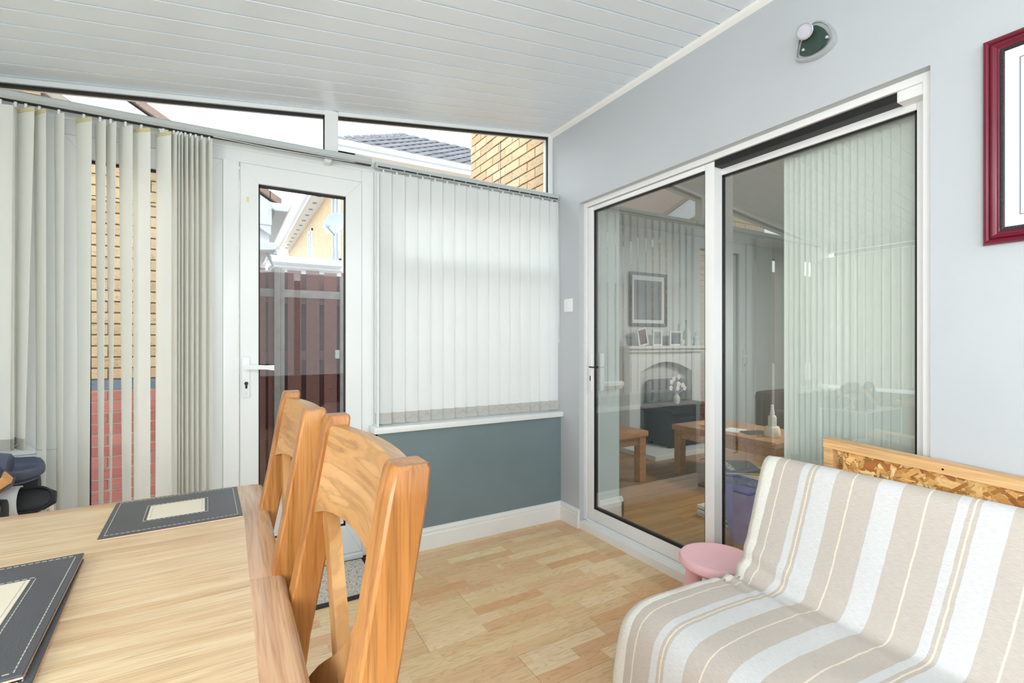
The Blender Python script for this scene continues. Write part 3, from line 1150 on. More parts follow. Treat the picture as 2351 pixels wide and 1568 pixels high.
vb2 = thing('vertical_blind', 'white vertical blind drawn closed over the window by the patio door', 'blind', (1.3, 2.67, 2.13))
headrail(vb2, 0.692, XR - .004, 2.665, 2.128, 2.160, rail_grey)
NS = 16
dx = (1.906 - 0.700) / NS
for i in range(NS):
    xc = 0.700 + dx * (i + .5)
    a = -18 if i != 7 else -10
    sl = slat_mb(xc, 2.668, a, a + random.uniform(-2, 2), 0.728, 2.112, bow=0.006, nz=3).build('slat', slat_mat, vb2, smooth=True, origin=(xc, 2.668, 2.112))
    slat_mb(xc, 2.6665, a, a, 0.726, 0.786, bow=0.003, nz=1, t=0.004).build('weight_pocket', pocket_mat, sl)
    MB().box(xc - .034, xc + .034, 2.645, 2.6475, 2.1285, 2.137).build('carrier', bead_black, sl)
    MB().box(xc - .004, xc + .004, 2.660, 2.672, 2.110, 2.130).build('hanger', white_pvc, sl)
ch = MB()
for i in range(NS - 1):
    xa, xb = 0.700 + dx * (i + .72), 0.700 + dx * (i + 1.72)
    ch.tube([(xa + (xb - xa) * t / 6, 2.645, 0.776 - .026 * math.sin(PI * t / 6)) for t in range(7)], 0.0011, 5)
ch.build('link_chain', chrome, vb2)
MB().tube([(1.897, 2.648, 2.12), (1.902, 2.640, 1.6), (1.900, 2.638, 1.20), (1.906, 2.638, 1.17), (1.911, 2.64, 1.2), (1.909, 2.64, 1.6), (1.906, 2.648, 2.12)], 0.0014, 6).build('pull_cord', white_pvc, vb2)

vb4 = thing('vertical_blind', 'pale vertical blind closed over the low side window', 'blind', (XL + .05, 1.7, 2.06))
MB().box(XL + .02, XL + .065, .55, 2.60, 2.045, 2.08).build('headrail', rail_grey, vb4)
for q in range(28):
    y_ = .60 + q * .0775
    sl = slat_mb(y_, 0, 14, 14, 0.74, 2.04, nz=2)
    sl.xform(Matrix.Translation((XL + .045, 0, 0)) @ Matrix.Rotation(R(90), 4, 'Z'))
    sl.build('slat', slat_mat2, vb4, smooth=True, origin=(XL + .045, y_, 2.04))

# ------------------------------------------------------------------ light switch, wall lamp, picture
sw = thing('light_switch', 'white square light switch on the grey wall by the patio door', 'switch', (XR, 2.542, 1.415))
MB().box(XR - .009, XR, 2.499, 2.585, 1.372, 1.458, 0.003).build('switch_plate', white_pvc, sw, smooth=True)
MB().hexa([(XR - .010, 2.532, 1.401), (XR - .008, 2.532, 1.401), (XR - .008, 2.552, 1.401), (XR - .010, 2.552, 1.401),
           (XR - .014, 2.532, 1.43), (XR - .008, 2.532, 1.43), (XR - .008, 2.552, 1.43), (XR - .014, 2.552, 1.43)]).build('rocker', white_pvc, sw)

lp = thing('wall_lamp', 'silver fan-shaped wall spotlight with dark green plate on the grey wall', 'lamp', (XR, 1.0, 2.31))
outer = [(1.01, 2.376), (0.995, 2.38), (0.976, 2.372), (0.959, 2.358), (0.94, 2.332), (0.929, 2.301), (0.927, 2.282), (0.931, 2.267), (0.954, 2.251), (0.988, 2.242), (1.018, 2.245), (1.049, 2.256), (1.065, 2.268), (1.066, 2.285), (1.061, 2.32), (1.055, 2.342), (1.043, 2.358), (1.024, 2.370)]
inner = [(0.997, 2.364), (0.978, 2.354), (0.959, 2.333), (0.947, 2.31), (0.942, 2.292), (0.943, 2.277), (0.963, 2.262), (0.993, 2.256), (1.023, 2.258), (1.051, 2.274), (1.049, 2.302), (1.04, 2.329), (1.021, 2.350)]
cy_, cz_ = 0.997, 2.308


def rounded(poly, k=4):
    out, n = [], len(poly)
    for i in range(n):
        p = [Vector(poly[(i + q) % n]) for q in (-1, 0, 1, 2)]
        for j in range(k):
            t = j / k
            v = .5 * ((2 * p[1]) + (p[2] - p[0]) * t + (2 * p[0] - 5 * p[1] + 4 * p[2] - p[3]) * t * t + (3 * p[1] - p[0] - 3 * p[2] + p[3]) * t ** 3)
            out.append((v.x, v.y))
    return out


outer, inner = rounded(outer), rounded(inner)


def shr(poly, f):
    return [(cy_ + (p[0] - cy_) * f, cz_ + (p[1] - cz_) * f) for p in poly]


m = MB()
m.loft([[(XR + .001, *p) for p in outer], [(XR - .022, *p) for p in outer], [(XR - .027, *p) for p in shr(outer, .97)], [(XR - .027, *p) for p in shr(outer, .90)], [(XR - .02, *p) for p in shr(outer, .86)]])
m.build('back_plate', chrome, lp, smooth=True)
MB().prism(shr(inner, .93), 'x', XR - .029, XR - .018).build('glass_inset', lamp_glass, lp)
for (yy, zz) in ((0.946, 2.288), (1.03, 2.285)):
    MB().lathe([(.001, -.013), (.005, -.011), (.0055, -.004), (.004, .0)], (XR - .028, yy, zz), 14, 'x').build('screw_knob', chrome, lp, smooth=True)
dirv = Vector((-0.78, -0.42, -0.36)).normalized()
cc = Vector((XR - .062, 1.012, 2.337))
rot = dirv.to_track_quat('Z', 'Y').to_matrix().to_4x4()
m = MB().lathe([(0.006, -.062), (.014, -.058), (.022, -.04), (.0275, -.012), (.0285, 0.0), (.0262, 0.001), (.025, -.006), (.001, -.007)], (0, 0, 0), 28)
m.xform(Matrix.Translation(cc) @ rot)
m.build('lamp_cup', chrome, lp, smooth=True)
m = MB().lathe([(.0255, -.006), (.0255, -.001), (.022, .001), (.021, .0), (.001, .0025)], (0, 0, 0), 28)
m.xform(Matrix.Translation(cc) @ rot)
m.build('bulb', bulb_mat, lp, smooth=True)
MB().tube([(XR - .025, 1.012, 2.337), tuple(cc - dirv * .05)], 0.008, 12).build('swivel_arm', chrome, lp, smooth=True)

pf = thing('picture_frame', 'burgundy framed picture with white double mount on the right wall', 'picture', (XR, 0.2, 1.755))
py0, py1, pz0, pz1 = -0.07, 0.530, 1.460, 2.052


def frame_ring(d, x):
    return [(x, py0 + d, pz0 + d), (x, py1 - d, pz0 + d), (x, py1 - d, pz1 - d), (x, py0 + d, pz1 - d)]


m = MB()
prof = [(0, 0), (0, .012), (.004, .02), (.010, .022), (.014, .017), (.016, .013), (.018, .017), (.023, .019), (.027, .014), (.030, .012), (.034, .013), (.037, .010), (.037, .0)]
m.loft([frame_ring(d, XR - h) for d, h in prof], caps=False)
m.build('moulding', burgundy, pf)
m = MB()
m.loft([frame_ring(d, XR - h) for d, h in ((.0365, .004), (.0365, .011), (.041, .012), (.046, .009), (.046, .004))], caps=False)
m.build('beaded_slip', bead_black, pf)
m = MB()
zz = pz0 + .046
n = 70
for k in range(n):
    t = pz0 + .046 + (pz1 - pz0 - .092) * (k + .5) / n
    m.box(XR - .0135, XR - .010, py1 - .0438, py1 - .0396, t - .0024, t + .0024)
for k in range(n):
    t = py0 + .046 + (py1 - py0 - .092) * (k + .5) / n
    for q in (pz0 + .0396, pz1 - .0438):
        m.box(XR - .0135, XR - .010, t - .0024, t + .0024, q, q + .0042)
bd = m.build('slip_beads', bead_black, pf)
bd['kind'] = 'stuff'
MB().box(XR - .004, XR - .002, py0 + .04, py1 - .04, pz0 + .04, pz1 - .04).build('backing', card_grey, pf)


def mount(d0, d1, x, nm, mat):
    m = MB()
    m.loft([frame_ring(d0, XR - x + .001), frame_ring(d0, XR - x), frame_ring(d1, XR - x), frame_ring(d1, XR - x + .001)], caps=False)
    return m.build(nm, mat, pf)


mount(.044, .075, .0075, 'outer_mount', card_white)
mount(.074, .078, .0068, 'mount_line', card_grey)
mount(.078, .098, .0062, 'inner_mount', card_white)
mount(.097, .103, .0054, 'bevel', card_grey)
MB().box(XR - .0048, XR - .004, py0 + .10, py1 - .10, pz0 + .10, pz1 - .10).build('artwork', paper_grey, pf)
MB().lathe([(.034, -.0006), (.034, .0006), (.001, .0007)], (XR - .0052, 0.385, 1.865), 24, 'x').build('painted_disc', skin_paint, pf)

# ------------------------------------------------------------------ dining table
tb = thing('dining_table', 'light oak extending dining table with bordered top', 'table', (-0.38, 0.947, 0))
TX0, TX1, TY0, TY1 = -0.84, 0.088, 0.302, 1.592
YS = 0.947
BW = 0.056


z0, z1 = 0.738, 0.770


def border_half(sx, sy):
    """one half of an end border: straight inner edge, rounded outer corner, bullnose edge"""
    X_, Y_ = (TX1 if sx > 0 else TX0), (TY1 if sy > 0 else TY0)
    rings = []
    for k in range(9):
        t = -PI / 2 + PI * k / 8
        ins = .014 * (1 - math.cos(t))
        zz_ = (z0 + z1) / 2 + (z1 - z0) / 2 * math.sin(t)
        ring = [(X_ - sx * BW, YS + sy * .0008, zz_), (X_ - sx * ins, YS + sy * .0008, zz_)]
        rr = .022
        for q in range(6):
            a_ = PI / 2 * q / 5
            ring.append((X_ - sx * (ins + rr - rr * math.cos(a_)), Y_ - sy * (ins + rr - rr * math.sin(a_)), zz_))
        ring.append((X_ - sx * BW, Y_ - sy * ins, zz_))
        rings.append(ring)
    MB().loft(rings).build('top_border', oak_border, tb, smooth=True)


def side_profile(y_in, y_out):
    pts = [(y_in, z0)]
    sg = 1 if y_out > y_in else -1
    for k in range(9):
        t = -PI / 2 + PI * k / 8
        pts.append((y_out - sg * .014 * (1 - math.cos(t)), (z0 + z1) / 2 + (z1 - z0) / 2 * math.sin(t)))
    pts.append((y_in, z1))
    return pts


for sy in (-1, 1):
    border_half(1, sy)
    border_half(-1, sy)
    Yo = TY1 if sy > 0 else TY0
    MB().prism(side_profile(Yo - sy * BW, Yo), 'x', TX0 + BW, TX1 - BW).build('top_border', oak_border_x, tb, smooth=True)
    ya, yb = sorted((YS + sy * .0008, Yo - sy * BW))
    MB().box(TX0 + BW, TX1 - BW, ya, yb, z0, z1 - .0003).build('top_panel', oak_top, tb)
for (lx, ly) in ((TX1 - .11, TY1 - .11), (TX1 - .11, TY0 + .11), (TX0 + .11, TY1 - .11), (TX0 + .11, TY0 + .11)):
    MB().hexa([(lx - .032, ly - .032, 0), (lx + .032, ly - .032, 0), (lx + .032, ly + .032, 0), (lx - .032, ly + .032, 0),
               (lx - .04, ly - .04, z0), (lx + .04, ly - .04, z0), (lx + .04, ly + .04, z0), (lx - .04, ly + .04, z0)], 0.004).build('leg', oak_chair_z, tb)
for (a, b, c, d) in ((TX0 + .13, TX1 - .13, TY1 - .115, TY1 - .095), (TX0 + .13, TX1 - .13, TY0 + .095, TY0 + .115)):
    MB().box(a, b, c, d, z0 - .09, z0, 0.003).build('apron', oak_border_x, tb)
for (a, b) in ((TX1 - .115, TX1 - .095), (TX0 + .095, TX0 + .115)):
    MB().box(a, b, TY0 + .13, TY1 - .13, z0 - .09, z0, 0.003).build('apron', oak_border, tb)

# placemats
def placemat(label, cx_, cy2, w_, h_, rz, z, iw, ih, icx=0, icy=0):
    p = thing('placemat', label, 'placemat', (cx_, cy2, z), 'leather look placemats on the oak table')
    p.rotation_euler = (0, 0, R(rz))
    O = Vector((cx_, cy2, z))

    def add(m, nm, mt):
        return m.xform(Matrix.Translation(O)).build(nm, mt, p)
    add(MB().box(-w_ / 2, w_ / 2, -h_ / 2, h_ / 2, 0, 0.0022), 'backing_board', cork_mat)
    add(MB().box(-w_ / 2, w_ / 2, -h_ / 2, h_ / 2, 0.0022, 0.0052, 0.001, 1), 'mat_cover', leather_mat)
    m = MB()
    st = 0.009
    for (hw, hh, cxx, cyy) in ((w_ / 2 - .010, h_ / 2 - .010, 0, 0), (iw / 2 + .006, ih / 2 + .006, icx, icy)):
        for s in (-1, 1):
            k = -hw
            while k < hw - .004:
                m.box(cxx + k, cxx + min(k + st * .68, hw), cyy + s * hh - .0007, cyy + s * hh + .0007, 0.0050, 0.0057)
                k += st
            k = -hh
            while k < hh - .004:
                m.box(cxx + s * hw - .0007, cxx + s * hw + .0007, cyy + k, cyy + min(k + st * .68, hh), 0.0050, 0.0057)
                k += st
    o = add(m, 'stitching', stitch_mat)
    o['kind'] = 'stuff'
    add(MB().box(icx - iw / 2, icx + iw / 2, icy - ih / 2, icy + ih / 2, 0.0048, 0.0060, 0.0008, 1), 'centre_panel', cream_mat)
    m = MB()
    for s in (-1, 1):
        m.box(icx - iw / 2 + .006, icx + iw / 2 - .006, icy + s * (ih / 2 - .006) - .0005, icy + s * (ih / 2 - .006) + .0005, 0.0060, 0.0063)
        m.box(icx + s * (iw / 2 - .006) - .0005, icx + s * (iw / 2 - .006) + .0005, icy - ih / 2 + .006, icy + ih / 2 - .006, 0.0060, 0.0063)
    add(m, 'panel_line', stitch_mat)
    return p


placemat('charcoal placemat with cream centre near the far table edge', -0.106, 1.424, 0.262, 0.262, 2.0, 0.7702, 0.112, 0.110)
placemat('charcoal placemat at lower left, uppermost of its stack of two', -0.372, 0.984, 0.300, 0.400, 3.2, 0.7785, 0.150, 0.225, 0.02, 0.0)
placemat('charcoal placemat at lower left lying under another placemat', -0.366, 0.972, 0.300, 0.400, 4.4, 0.7702, 0.150, 0.225, 0.02, 0.0)


# ------------------------------------------------------------------ dining chairs
def chair(label, x, y, group):
    c = thing('dining_chair', label, 'chair', (x, y, 0), group)
    O = Vector((x, y, 0))
    W2 = 0.2135           # half width over the posts

    def xz(z):            # centre line of the raked rear post
        ks = [(0, 0.115), (.20, .085), (.45, .062), (.70, .096), (.86, .128), (1.055, .162)]
        for (a, xa), (b, xb) in zip(ks[:-1], ks[1:]):
            if z <= b:
                return xa + (xb - xa) * (z - a) / (b - a)
        return ks[-1][1]
    for s in (-1, 1):
        zs = [0, .1, .2, .33, .45, .58, .70, .78, .86, .95, 1.02, 1.050, 1.055]
        yc = s * (W2 - .0235)
        m = MB()
        rings = []
        for z in zs:
            t = .0205 if z > .45 else .019
            hw = .0235
            if z >= 1.05:
                f = 0.93 if z < 1.054 else 0.82
                t, hw = t * f, hw * f
            xx = xz(z)
            q = .003
            rings.append([O + Vector((xx + a, yc + b, z)) for a, b in ((-t + q, -hw), (t - q, -hw), (t, -hw + q), (t, hw - q), (t - q, hw), (-t + q, hw), (-t, hw - q), (-t, -hw + q))])
        m.loft(rings)
        m.build('rear_leg', oak_chair_z, c, smooth=True)
    # curved crest rail
    yi = W2 - .047

    def bow(t):
        return 0.030 * (1 - t * t)
    n = 12
    rings = []
    for k in range(n + 1):
        t = -1 + 2 * k / n
        yy = t * yi
        zt = 1.036 + .010 * (t * t) * (1 if t < 0 else .4)
        zb = 0.914 - .014 * abs(t) ** 6
        th = .0135
        xt, xb = xz(zt) + bow(t), xz(zb) + bow(t)
        rings.append([O + Vector(v) for v in ((xb - th, yy, zb), (xb + th, yy, zb), (xt + th, yy, zt - .004), (xt + th - .004, yy, zt), (xt - th + .004, yy, zt), (xt - th, yy, zt - .004))])
    MB().loft(rings).build('crest_rail', oak_chair_y, c, smooth=True)
    # crossed curved braces
    for s in (-1, 1):
        pts, hv = [], []
        for k in range(15):
            t = k / 14
            yy = s * yi * (1 - 2 * t)
            z = 0.922 + (0.545 - 0.922) * t + .022 * math.sin(2 * PI * t) * -1
            dz = (0.545 - .922) / 14
            bx = 0.026 * (1 - (1 - 2 * t) ** 2)
            pts.append(O + Vector((xz(z) + bx + .004 + s * .0012, yy, z)))
            d = Vector((0, -2 * s * yi, -.4)).normalized()
            hv.append(Vector((0, -d.z, d.y)) * .022)
        MB().sweep_rect(pts, lambda i: (.0095, 0, 0), lambda i: hv[i]).build('cross_brace', oak_brace, c, smooth=True)
    MB().box(x + xz(.52) - .011, x + xz(.52) + .011, y - yi, y + yi, .50, .55, .003).build('lower_rail', oak_chair_y, c)
    # seat, front legs, aprons
    MB().prism([(x + .055, y - W2), (x + .055, y + W2), (x - .39, y + W2 + .012), (x - .39, y - W2 - .012)], 'z', .445, .475, .006).build('seat', oak_chair_y, c, smooth=True)
    for s in (-1, 1):
        MB().hexa([(x - .375, y + s * .2 - .017, 0), (x - .341, y + s * .2 - .017, 0), (x - .341, y + s * .2 + .017, 0), (x - .375, y + s * .2 + .017, 0),
                   (x - .379, y + s * .2 - .021, .445), (x - .337, y + s * .2 - .021, .445), (x - .337, y + s * .2 + .021, .445), (x - .379, y + s * .2 + .021, .445)], .003).build('front_leg', oak_chair_z, c)
        MB().box(x - .34, x + .045, y + s * .2 - .01, y + s * .2 + .01, .385, .445, .002).build('side_rail', oak_chair_y, c)
    MB().box(x - .368, x - .348, y - .18, y + .18, .385, .445, .002).build('front_rail', oak_chair_y, c)
    return c


chair('oak cross-back dining chair nearest the viewer', 0.0, 0.683, 'oak dining chairs')
chair('oak cross-back dining chair nearer the garden door', -0.023, 1.155, 'oak dining chairs')

# ------------------------------------------------------------------ futon sofa under the striped throw
SY0, SY1 = -0.95, 1.045
sf = thing('sofa', 'low sofa hidden under the striped throw', 'sofa', (1.3, 0.0, 0))
MB().box(1.03, 1.53, SY0, SY1 - .02, 0.20, 0.352, 0.03).build('seat_cushion', dark_fabric, sf, smooth=True)
MB().hexa([(1.565, SY0, .22), (1.66, SY0, .22), (1.66, SY1 - .02, .22), (1.565, SY1 - .02, .22), (1.695, SY0, .715), (1.745, SY0, .70), (1.745, SY1 - .02, .70), (1.695, SY1 - .02, .715)], .012).build('backrest', dark_fabric, sf, smooth=True)
for (a, b) in ((1.08, SY1 - .10), (1.08, SY0 + .1), (1.58, SY1 - .10), (1.58, SY0 + .1)):
    MB().box(a - .025, a + .025, b - .025, b + .025, 0, .225, .004).build('leg', steel_dark, sf)


def throw():
    # profile (x, z) from behind the back, over it, down to the crease, over the seat, down the front
    key = [(1.775, .40), (1.768, .60), (1.760, .710), (1.742, .748), (1.715, .762), (1.688, .756), (1.668, .735), (1.640, .66), (1.605, .56), (1.565, .46), (1.532, .398), (1.508, .378), (1.470, .380),
           (1.40, .392), (1.30, .402), (1.20, .408), (1.10, .409), (1.045, .402), (1.008, .380), (.988, .345), (.978, .29), (.970, .20), (.964, .11)]
    P = [Vector((a, b)) for a, b in key]
    # refine
    prof = []
    for i in range(len(P) - 1):
        p0, p1, p2, p3 = P[max(i - 1, 0)], P[i], P[i + 1], P[min(i + 2, len(P) - 1)]
        nn = max(2, int((p2 - p1).length / .014))
        for k in range(nn):
            t = k / nn
            prof.append(.5 * ((2 * p1) + (p2 - p0) * t + (2 * p0 - 5 * p1 + 4 * p2 - p3) * t * t + (3 * p1 - p0 - 3 * p2 + p3) * t ** 3))
    prof.append(P[-1])
    s = [0.0]
    for a, b in zip(prof[:-1], prof[1:]):
        s.append(s[-1] + (b - a).length)
    nrm = []
    for i in range(len(prof)):
        d = (prof[min(i + 1, len(prof) - 1)] - prof[max(i - 1, 0)]).normalized()
        nrm.append(Vector((-d.y, d.x)) * -1)   # inward (away from viewer side), fixed below
    vs = []
    y = SY1 + .012
    ys = []
    t = 0.0
    while t < 0.30:
        ys.append(('drop', t))
        t += 0.022
    ys = ys[::-1]
    yy = SY1
    while yy > SY0:
        ys.append(('flat', yy))
        yy -= 0.02
    bm = bmesh.new()
    uvl = bm.loops.layers.uv.new('UVMap')
    from mathutils import noise
    grid = []
    uvs = []
    n = len(prof)
    icr = min(range(n), key=lambda i: (prof[i] - Vector((1.508, .378))).length)
    for kind, val in ys:
        rowv, rowuv = [], []
        for i in range(n):
            p = prof[i]
            f = max(0.0, min(1.0, (i - icr + 6) / 14))       # 0 back, 1 seat
            if kind == 'flat':
                x, z, yv, v = p.x, p.y, val, val
                out = 0.0
            else:
                # the cloth turns over the end and hangs down
                r = .022
                a = min(val / r, PI / 2)
                ov = r * math.sin(a)
                dn = r * (1 - math.cos(a)) + max(0, val - r * PI / 2)
                lim = .055 + .16 * f * (1 - max(0, (p.x - 1.30)) * .9)
                dn = min(dn, lim + .002 * val)
                # direction the cloth falls: into the back cushion for the back, down for the seat
                dx_, dz_ = (.92 * (1 - f)), -(.39 * (1 - f) + f)
                x = p.x + dx_ * dn
                z = max(p.y + dz_ * dn, .05)
                yv = SY1 + ov + .010 * f * (dn / .2)
                v = SY1 + val
            q = Vector((x * 6, yv * 6, z * 6))
            w_ = noise.noise(q) * .0045 + noise.noise(q * 2.7) * .0016
            # wrinkles that fan out near the end of the crease
            dc = math.exp(-((s[i] - s[icr]) / .10) ** 2) * math.exp(-max(0, (SY1 - yv)) / .16)
            w_ += dc * .012 * math.sin(s[i] * 85 + yv * 20)
            # the pulled tucks along the crease
            w_ += .006 * math.exp(-((s[i] - s[icr] - .05) / .05) ** 2) * max(0, noise.noise(Vector((yv * 9, 3.3, 0))))
            nx, nz = (-.9, .4) if f < .5 else (0, 1)
            if p.x < 1.01:
                nx, nz = (-1, .1)
            if i > n - 40 and z < .36:     # hem folds at the front
                w_ += .010 * math.sin(yv * 26 + 1.3 * math.sin(yv * 9)) * (0.36 - z) / .25
            rowv.append(bm.verts.new((x + nx * w_, yv, z + nz * w_)))
            lift = min(1.0, max(0.0, (s[icr] - s[i]) / .40))
            rowuv.append((v + lift * (.016 + .045 * max(0.0, .95 - v)), s[i]))
        grid.append(rowv)
        uvs.append(rowuv)
    for j in range(len(grid) - 1):
        for i in range(n - 1):
            try:
                fc = bm.faces.new((grid[j][i], grid[j][i + 1], grid[j + 1][i + 1], grid[j + 1][i]))
            except ValueError:
                continue
            fc.smooth = True
            for lp_, (jj, ii) in zip(fc.loops, ((j, i), (j, i + 1), (j + 1, i + 1), (j + 1, i))):
                lp_[uvl].uv = uvs[jj][ii]
    bmesh.ops.recalc_face_normals(bm, faces=bm.faces)
    me = bpy.data.meshes.new('throw')
    bm.to_mesh(me)
    bm.free()
    me.materials.append(throw_mat)
    o = bpy.data.objects.new('throw', me)
    COL.objects.link(o)
    so = o.modifiers.new('thickness', 'SOLIDIFY')
    so.thickness = .004
    so.offset = -1 if False else 0
    return tag(o, 'beige and white striped cotton throw draped over the sofa', 'throw')


throw()

# ------------------------------------------------------------------ OSB panel with pine battens
ob = thing('osb_panel', 'chipboard panel with pine battens leaning behind the sofa', 'panel', (1.85, 0.2, 0))
SL = 0.053


def oz(y_):
    return 0.832 - SL * (0.938 - y_)


ox = 1.838
YE = -0.45
m = MB()
m.hexa([(ox, YE, oz(YE) - .030), (ox + .062, YE, oz(YE) - .030), (ox + .062, .938, oz(.938) - .030), (ox, .938, oz(.938) - .030),
        (ox, YE, oz(YE)), (ox + .062, YE, oz(YE)), (ox + .062, .938, oz(.938)), (ox, .938, oz(.938))], .002)
m.build('top_batten', pine, ob)
MB().box(ox, ox + .062, .906, .936, 0, oz(.93) - .030, .002).build('side_batten', pine, ob)
MB().box(ox, ox + .062, YE, YE + .03, 0, oz(YE) - .030, .002).build('side_batten', pine, ob)
MB().hexa([(ox + .034, YE + .03, .0), (ox + .046, YE + .03, .0), (ox + .046, .906, .0), (ox + .034, .906, .0),
           (ox + .034, YE + .03, oz(YE) - .03), (ox + .046, YE + .03, oz(YE) - .03), (ox + .046, .906, oz(.9) - .031), (ox + .034, .906, oz(.9) - .031)]).build('board', plain('osb_base', srgb(176, 128, 70), .7, var=.2, vscale=30), ob)


def flakes():
    rnd = random.Random(3)
    bm = bmesh.new()
    cl = bm.loops.layers.float_color.new('flake')
    cols = [srgb(214, 168, 104), srgb(226, 186, 126), srgb(196, 144, 80), srgb(176, 118, 58), srgb(232, 200, 146), srgb(158, 100, 48), srgb(210, 160, 92), srgb(220, 176, 112)]
    X0 = ox + .034
    for k in range(2600):
        yc = rnd.uniform(-.05, .90)
        zc = rnd.uniform(.38, .80)
        zt = oz(yc) - .032
        ln = rnd.uniform(.008, .036)
        wd_ = ln * rnd.uniform(.14, .42)
        a = rnd.gauss(0, 1.0)
        h = .0004 + .0022 * k / 2600 + rnd.uniform(0, .0004)
        pts = []
        for (u, v) in ((-1, -rnd.uniform(.4, 1)), (rnd.uniform(.6, 1), -1), (1, rnd.uniform(.3, 1)), (-rnd.uniform(.5, 1), 1)):
            yy = yc + u * ln * math.cos(a) - v * wd_ * math.sin(a)
            zz_ = zc + u * ln * math.sin(a) + v * wd_ * math.cos(a)
            pts.append((X0 - h, min(max(yy, YE + .031), .9055), min(zz_, zt)))
        vs = [bm.verts.new(p) for p in pts]
        f = bm.faces.new(vs)
        c = cols[rnd.randrange(len(cols))]
        j = rnd.uniform(1.05, 1.42)
        for l in f.loops:
            l[cl] = (c[0] * j, c[1] * j, c[2] * j, 1)
    bmesh.ops.translate(bm, verts=bm.verts, vec=-Vector(ob.location))
    me = bpy.data.meshes.new('wood_flakes')
    bm.to_mesh(me)
    bm.free()
    me.materials.append(flake_mat)
    o = bpy.data.objects.new('wood_flakes', me)
    COL.objects.link(o)
    o.parent = ob
    o['kind'] = 'stuff'


flakes()
# printed stamp by the corner: a tall ring with strokes
m = MB()
for (cyy, czz, ry, rz_) in ((.893, .755, .0075, .026), (.893, .755, .0040, .020)):
    pts = [(ox + .0305, cyy + ry * math.cos(2 * PI * k / 20), czz + rz_ * math.sin(2 * PI * k / 20)) for k in range(21)]
    m.tube(pts, .0007, 4)
for q in range(5):
    m.box(ox + .030, ox + .031, .890, .896, .741 + q * .0065, .7435 + q * .0065)
for q in range(4):
    m.box(ox + .030, ox + .031, .8885, .8975, .715 - q * .009, .7175 - q * .009)
m.build('grade_stamp', print_black, ob)
for yy in (.60, .25, -.1):
    MB().lathe([(.003, -.0008), (.003, .0008)], (ox - .0004, yy, oz(yy) - .015), 10, 'x').build('screw', steel_dark, ob)

# ------------------------------------------------------------------ pink stool
st = thing('kids_stool', 'pink plastic round stool beside the sofa', 'stool', (1.722, 1.285, 0))
sx_, sy_ = 1.722, 1.285
MB().lathe([(.001, .262), (.115, .260), (.138, .264), (.149, .275), (.150, .290), (.143, .302), (.132, .305), (.118, .300), (.06, .294), (.001, .293)], (sx_, sy_, 0), 48).build('seat', pink_plastic, st, smooth=True)
for k in range(4):
    a = R(38 + 90 * k)
    ca, sa = math.cos(a), math.sin(a)
    pts, rs = [], []
    for t in range(8):
        f = t / 7
        rr = .082 + .040 * f
        pts.append((sx_ + ca * rr, sy_ + sa * rr, .268 - .268 * f))
        rs.append(.036 - .010 * f)
    MB().tube(pts, rs, 16).build('leg', pink_plastic, st, smooth=True)

# ------------------------------------------------------------------ door mat
dm = thing('door_mat', 'beige woven door mat with black border inside the garden door', 'mat', (0.27, 2.46, 0))
MB().box(-.10, .645, 2.275, 2.690, 0, .006, .002).build('mat_border', mat_black, dm)
MB().box(-.075, .620, 2.305, 2.672, .004, .010, .002).build('mat_pile', doormat_mat, dm)


# ------------------------------------------------------------------ shoes on a rack at the left
rk = thing('shoe_rack', 'white shoe rack below the end window left of the doors', 'rack', (-0.88, 2.20, 0))
RX0, RX1, RY0, RY1 = -1.20, -0.56, 2.02, 2.38
for zz in (.20, .575):
    for q in range(7):
        yy = RY0 + .01 + (RY1 - RY0 - .02) * q / 6
        MB().tube([(RX0, yy, zz), (RX1, yy, zz)], .006, 8).build('shelf_bar', white_gloss, rk)
for xx in (RX0, RX1):
    for yy in (RY0, RY1):
        MB().tube([(xx, yy, 0), (xx, yy, .582)], .009, 8).build('post', white_gloss, rk)


def shoe_loft(L_, ws, hs, zs=None, n=16, power=2.6):
    """sections along -x..: ws half widths, hs heights, zs base heights -> rings in local coords"""
    rings = []
    for k, (w_, h_) in enumerate(zip(ws, hs)):
        x = L_ * k / (len(ws) - 1)
        zb = zs[k] if zs else 0
        ring = []
        for i in range(n):
            a = 2 * PI * i / n
            c, s = math.cos(a), math.sin(a)
            yy = w_ * math.copysign(abs(c) ** (2 / power), c)
            zz = zb + h_ / 2 + h_ / 2 * math.copysign(abs(s) ** (2 / power), s)
            ring.append((x, yy, zz))
        rings.append(ring)
    return rings


def place(M, m):
    return m.xform(M)


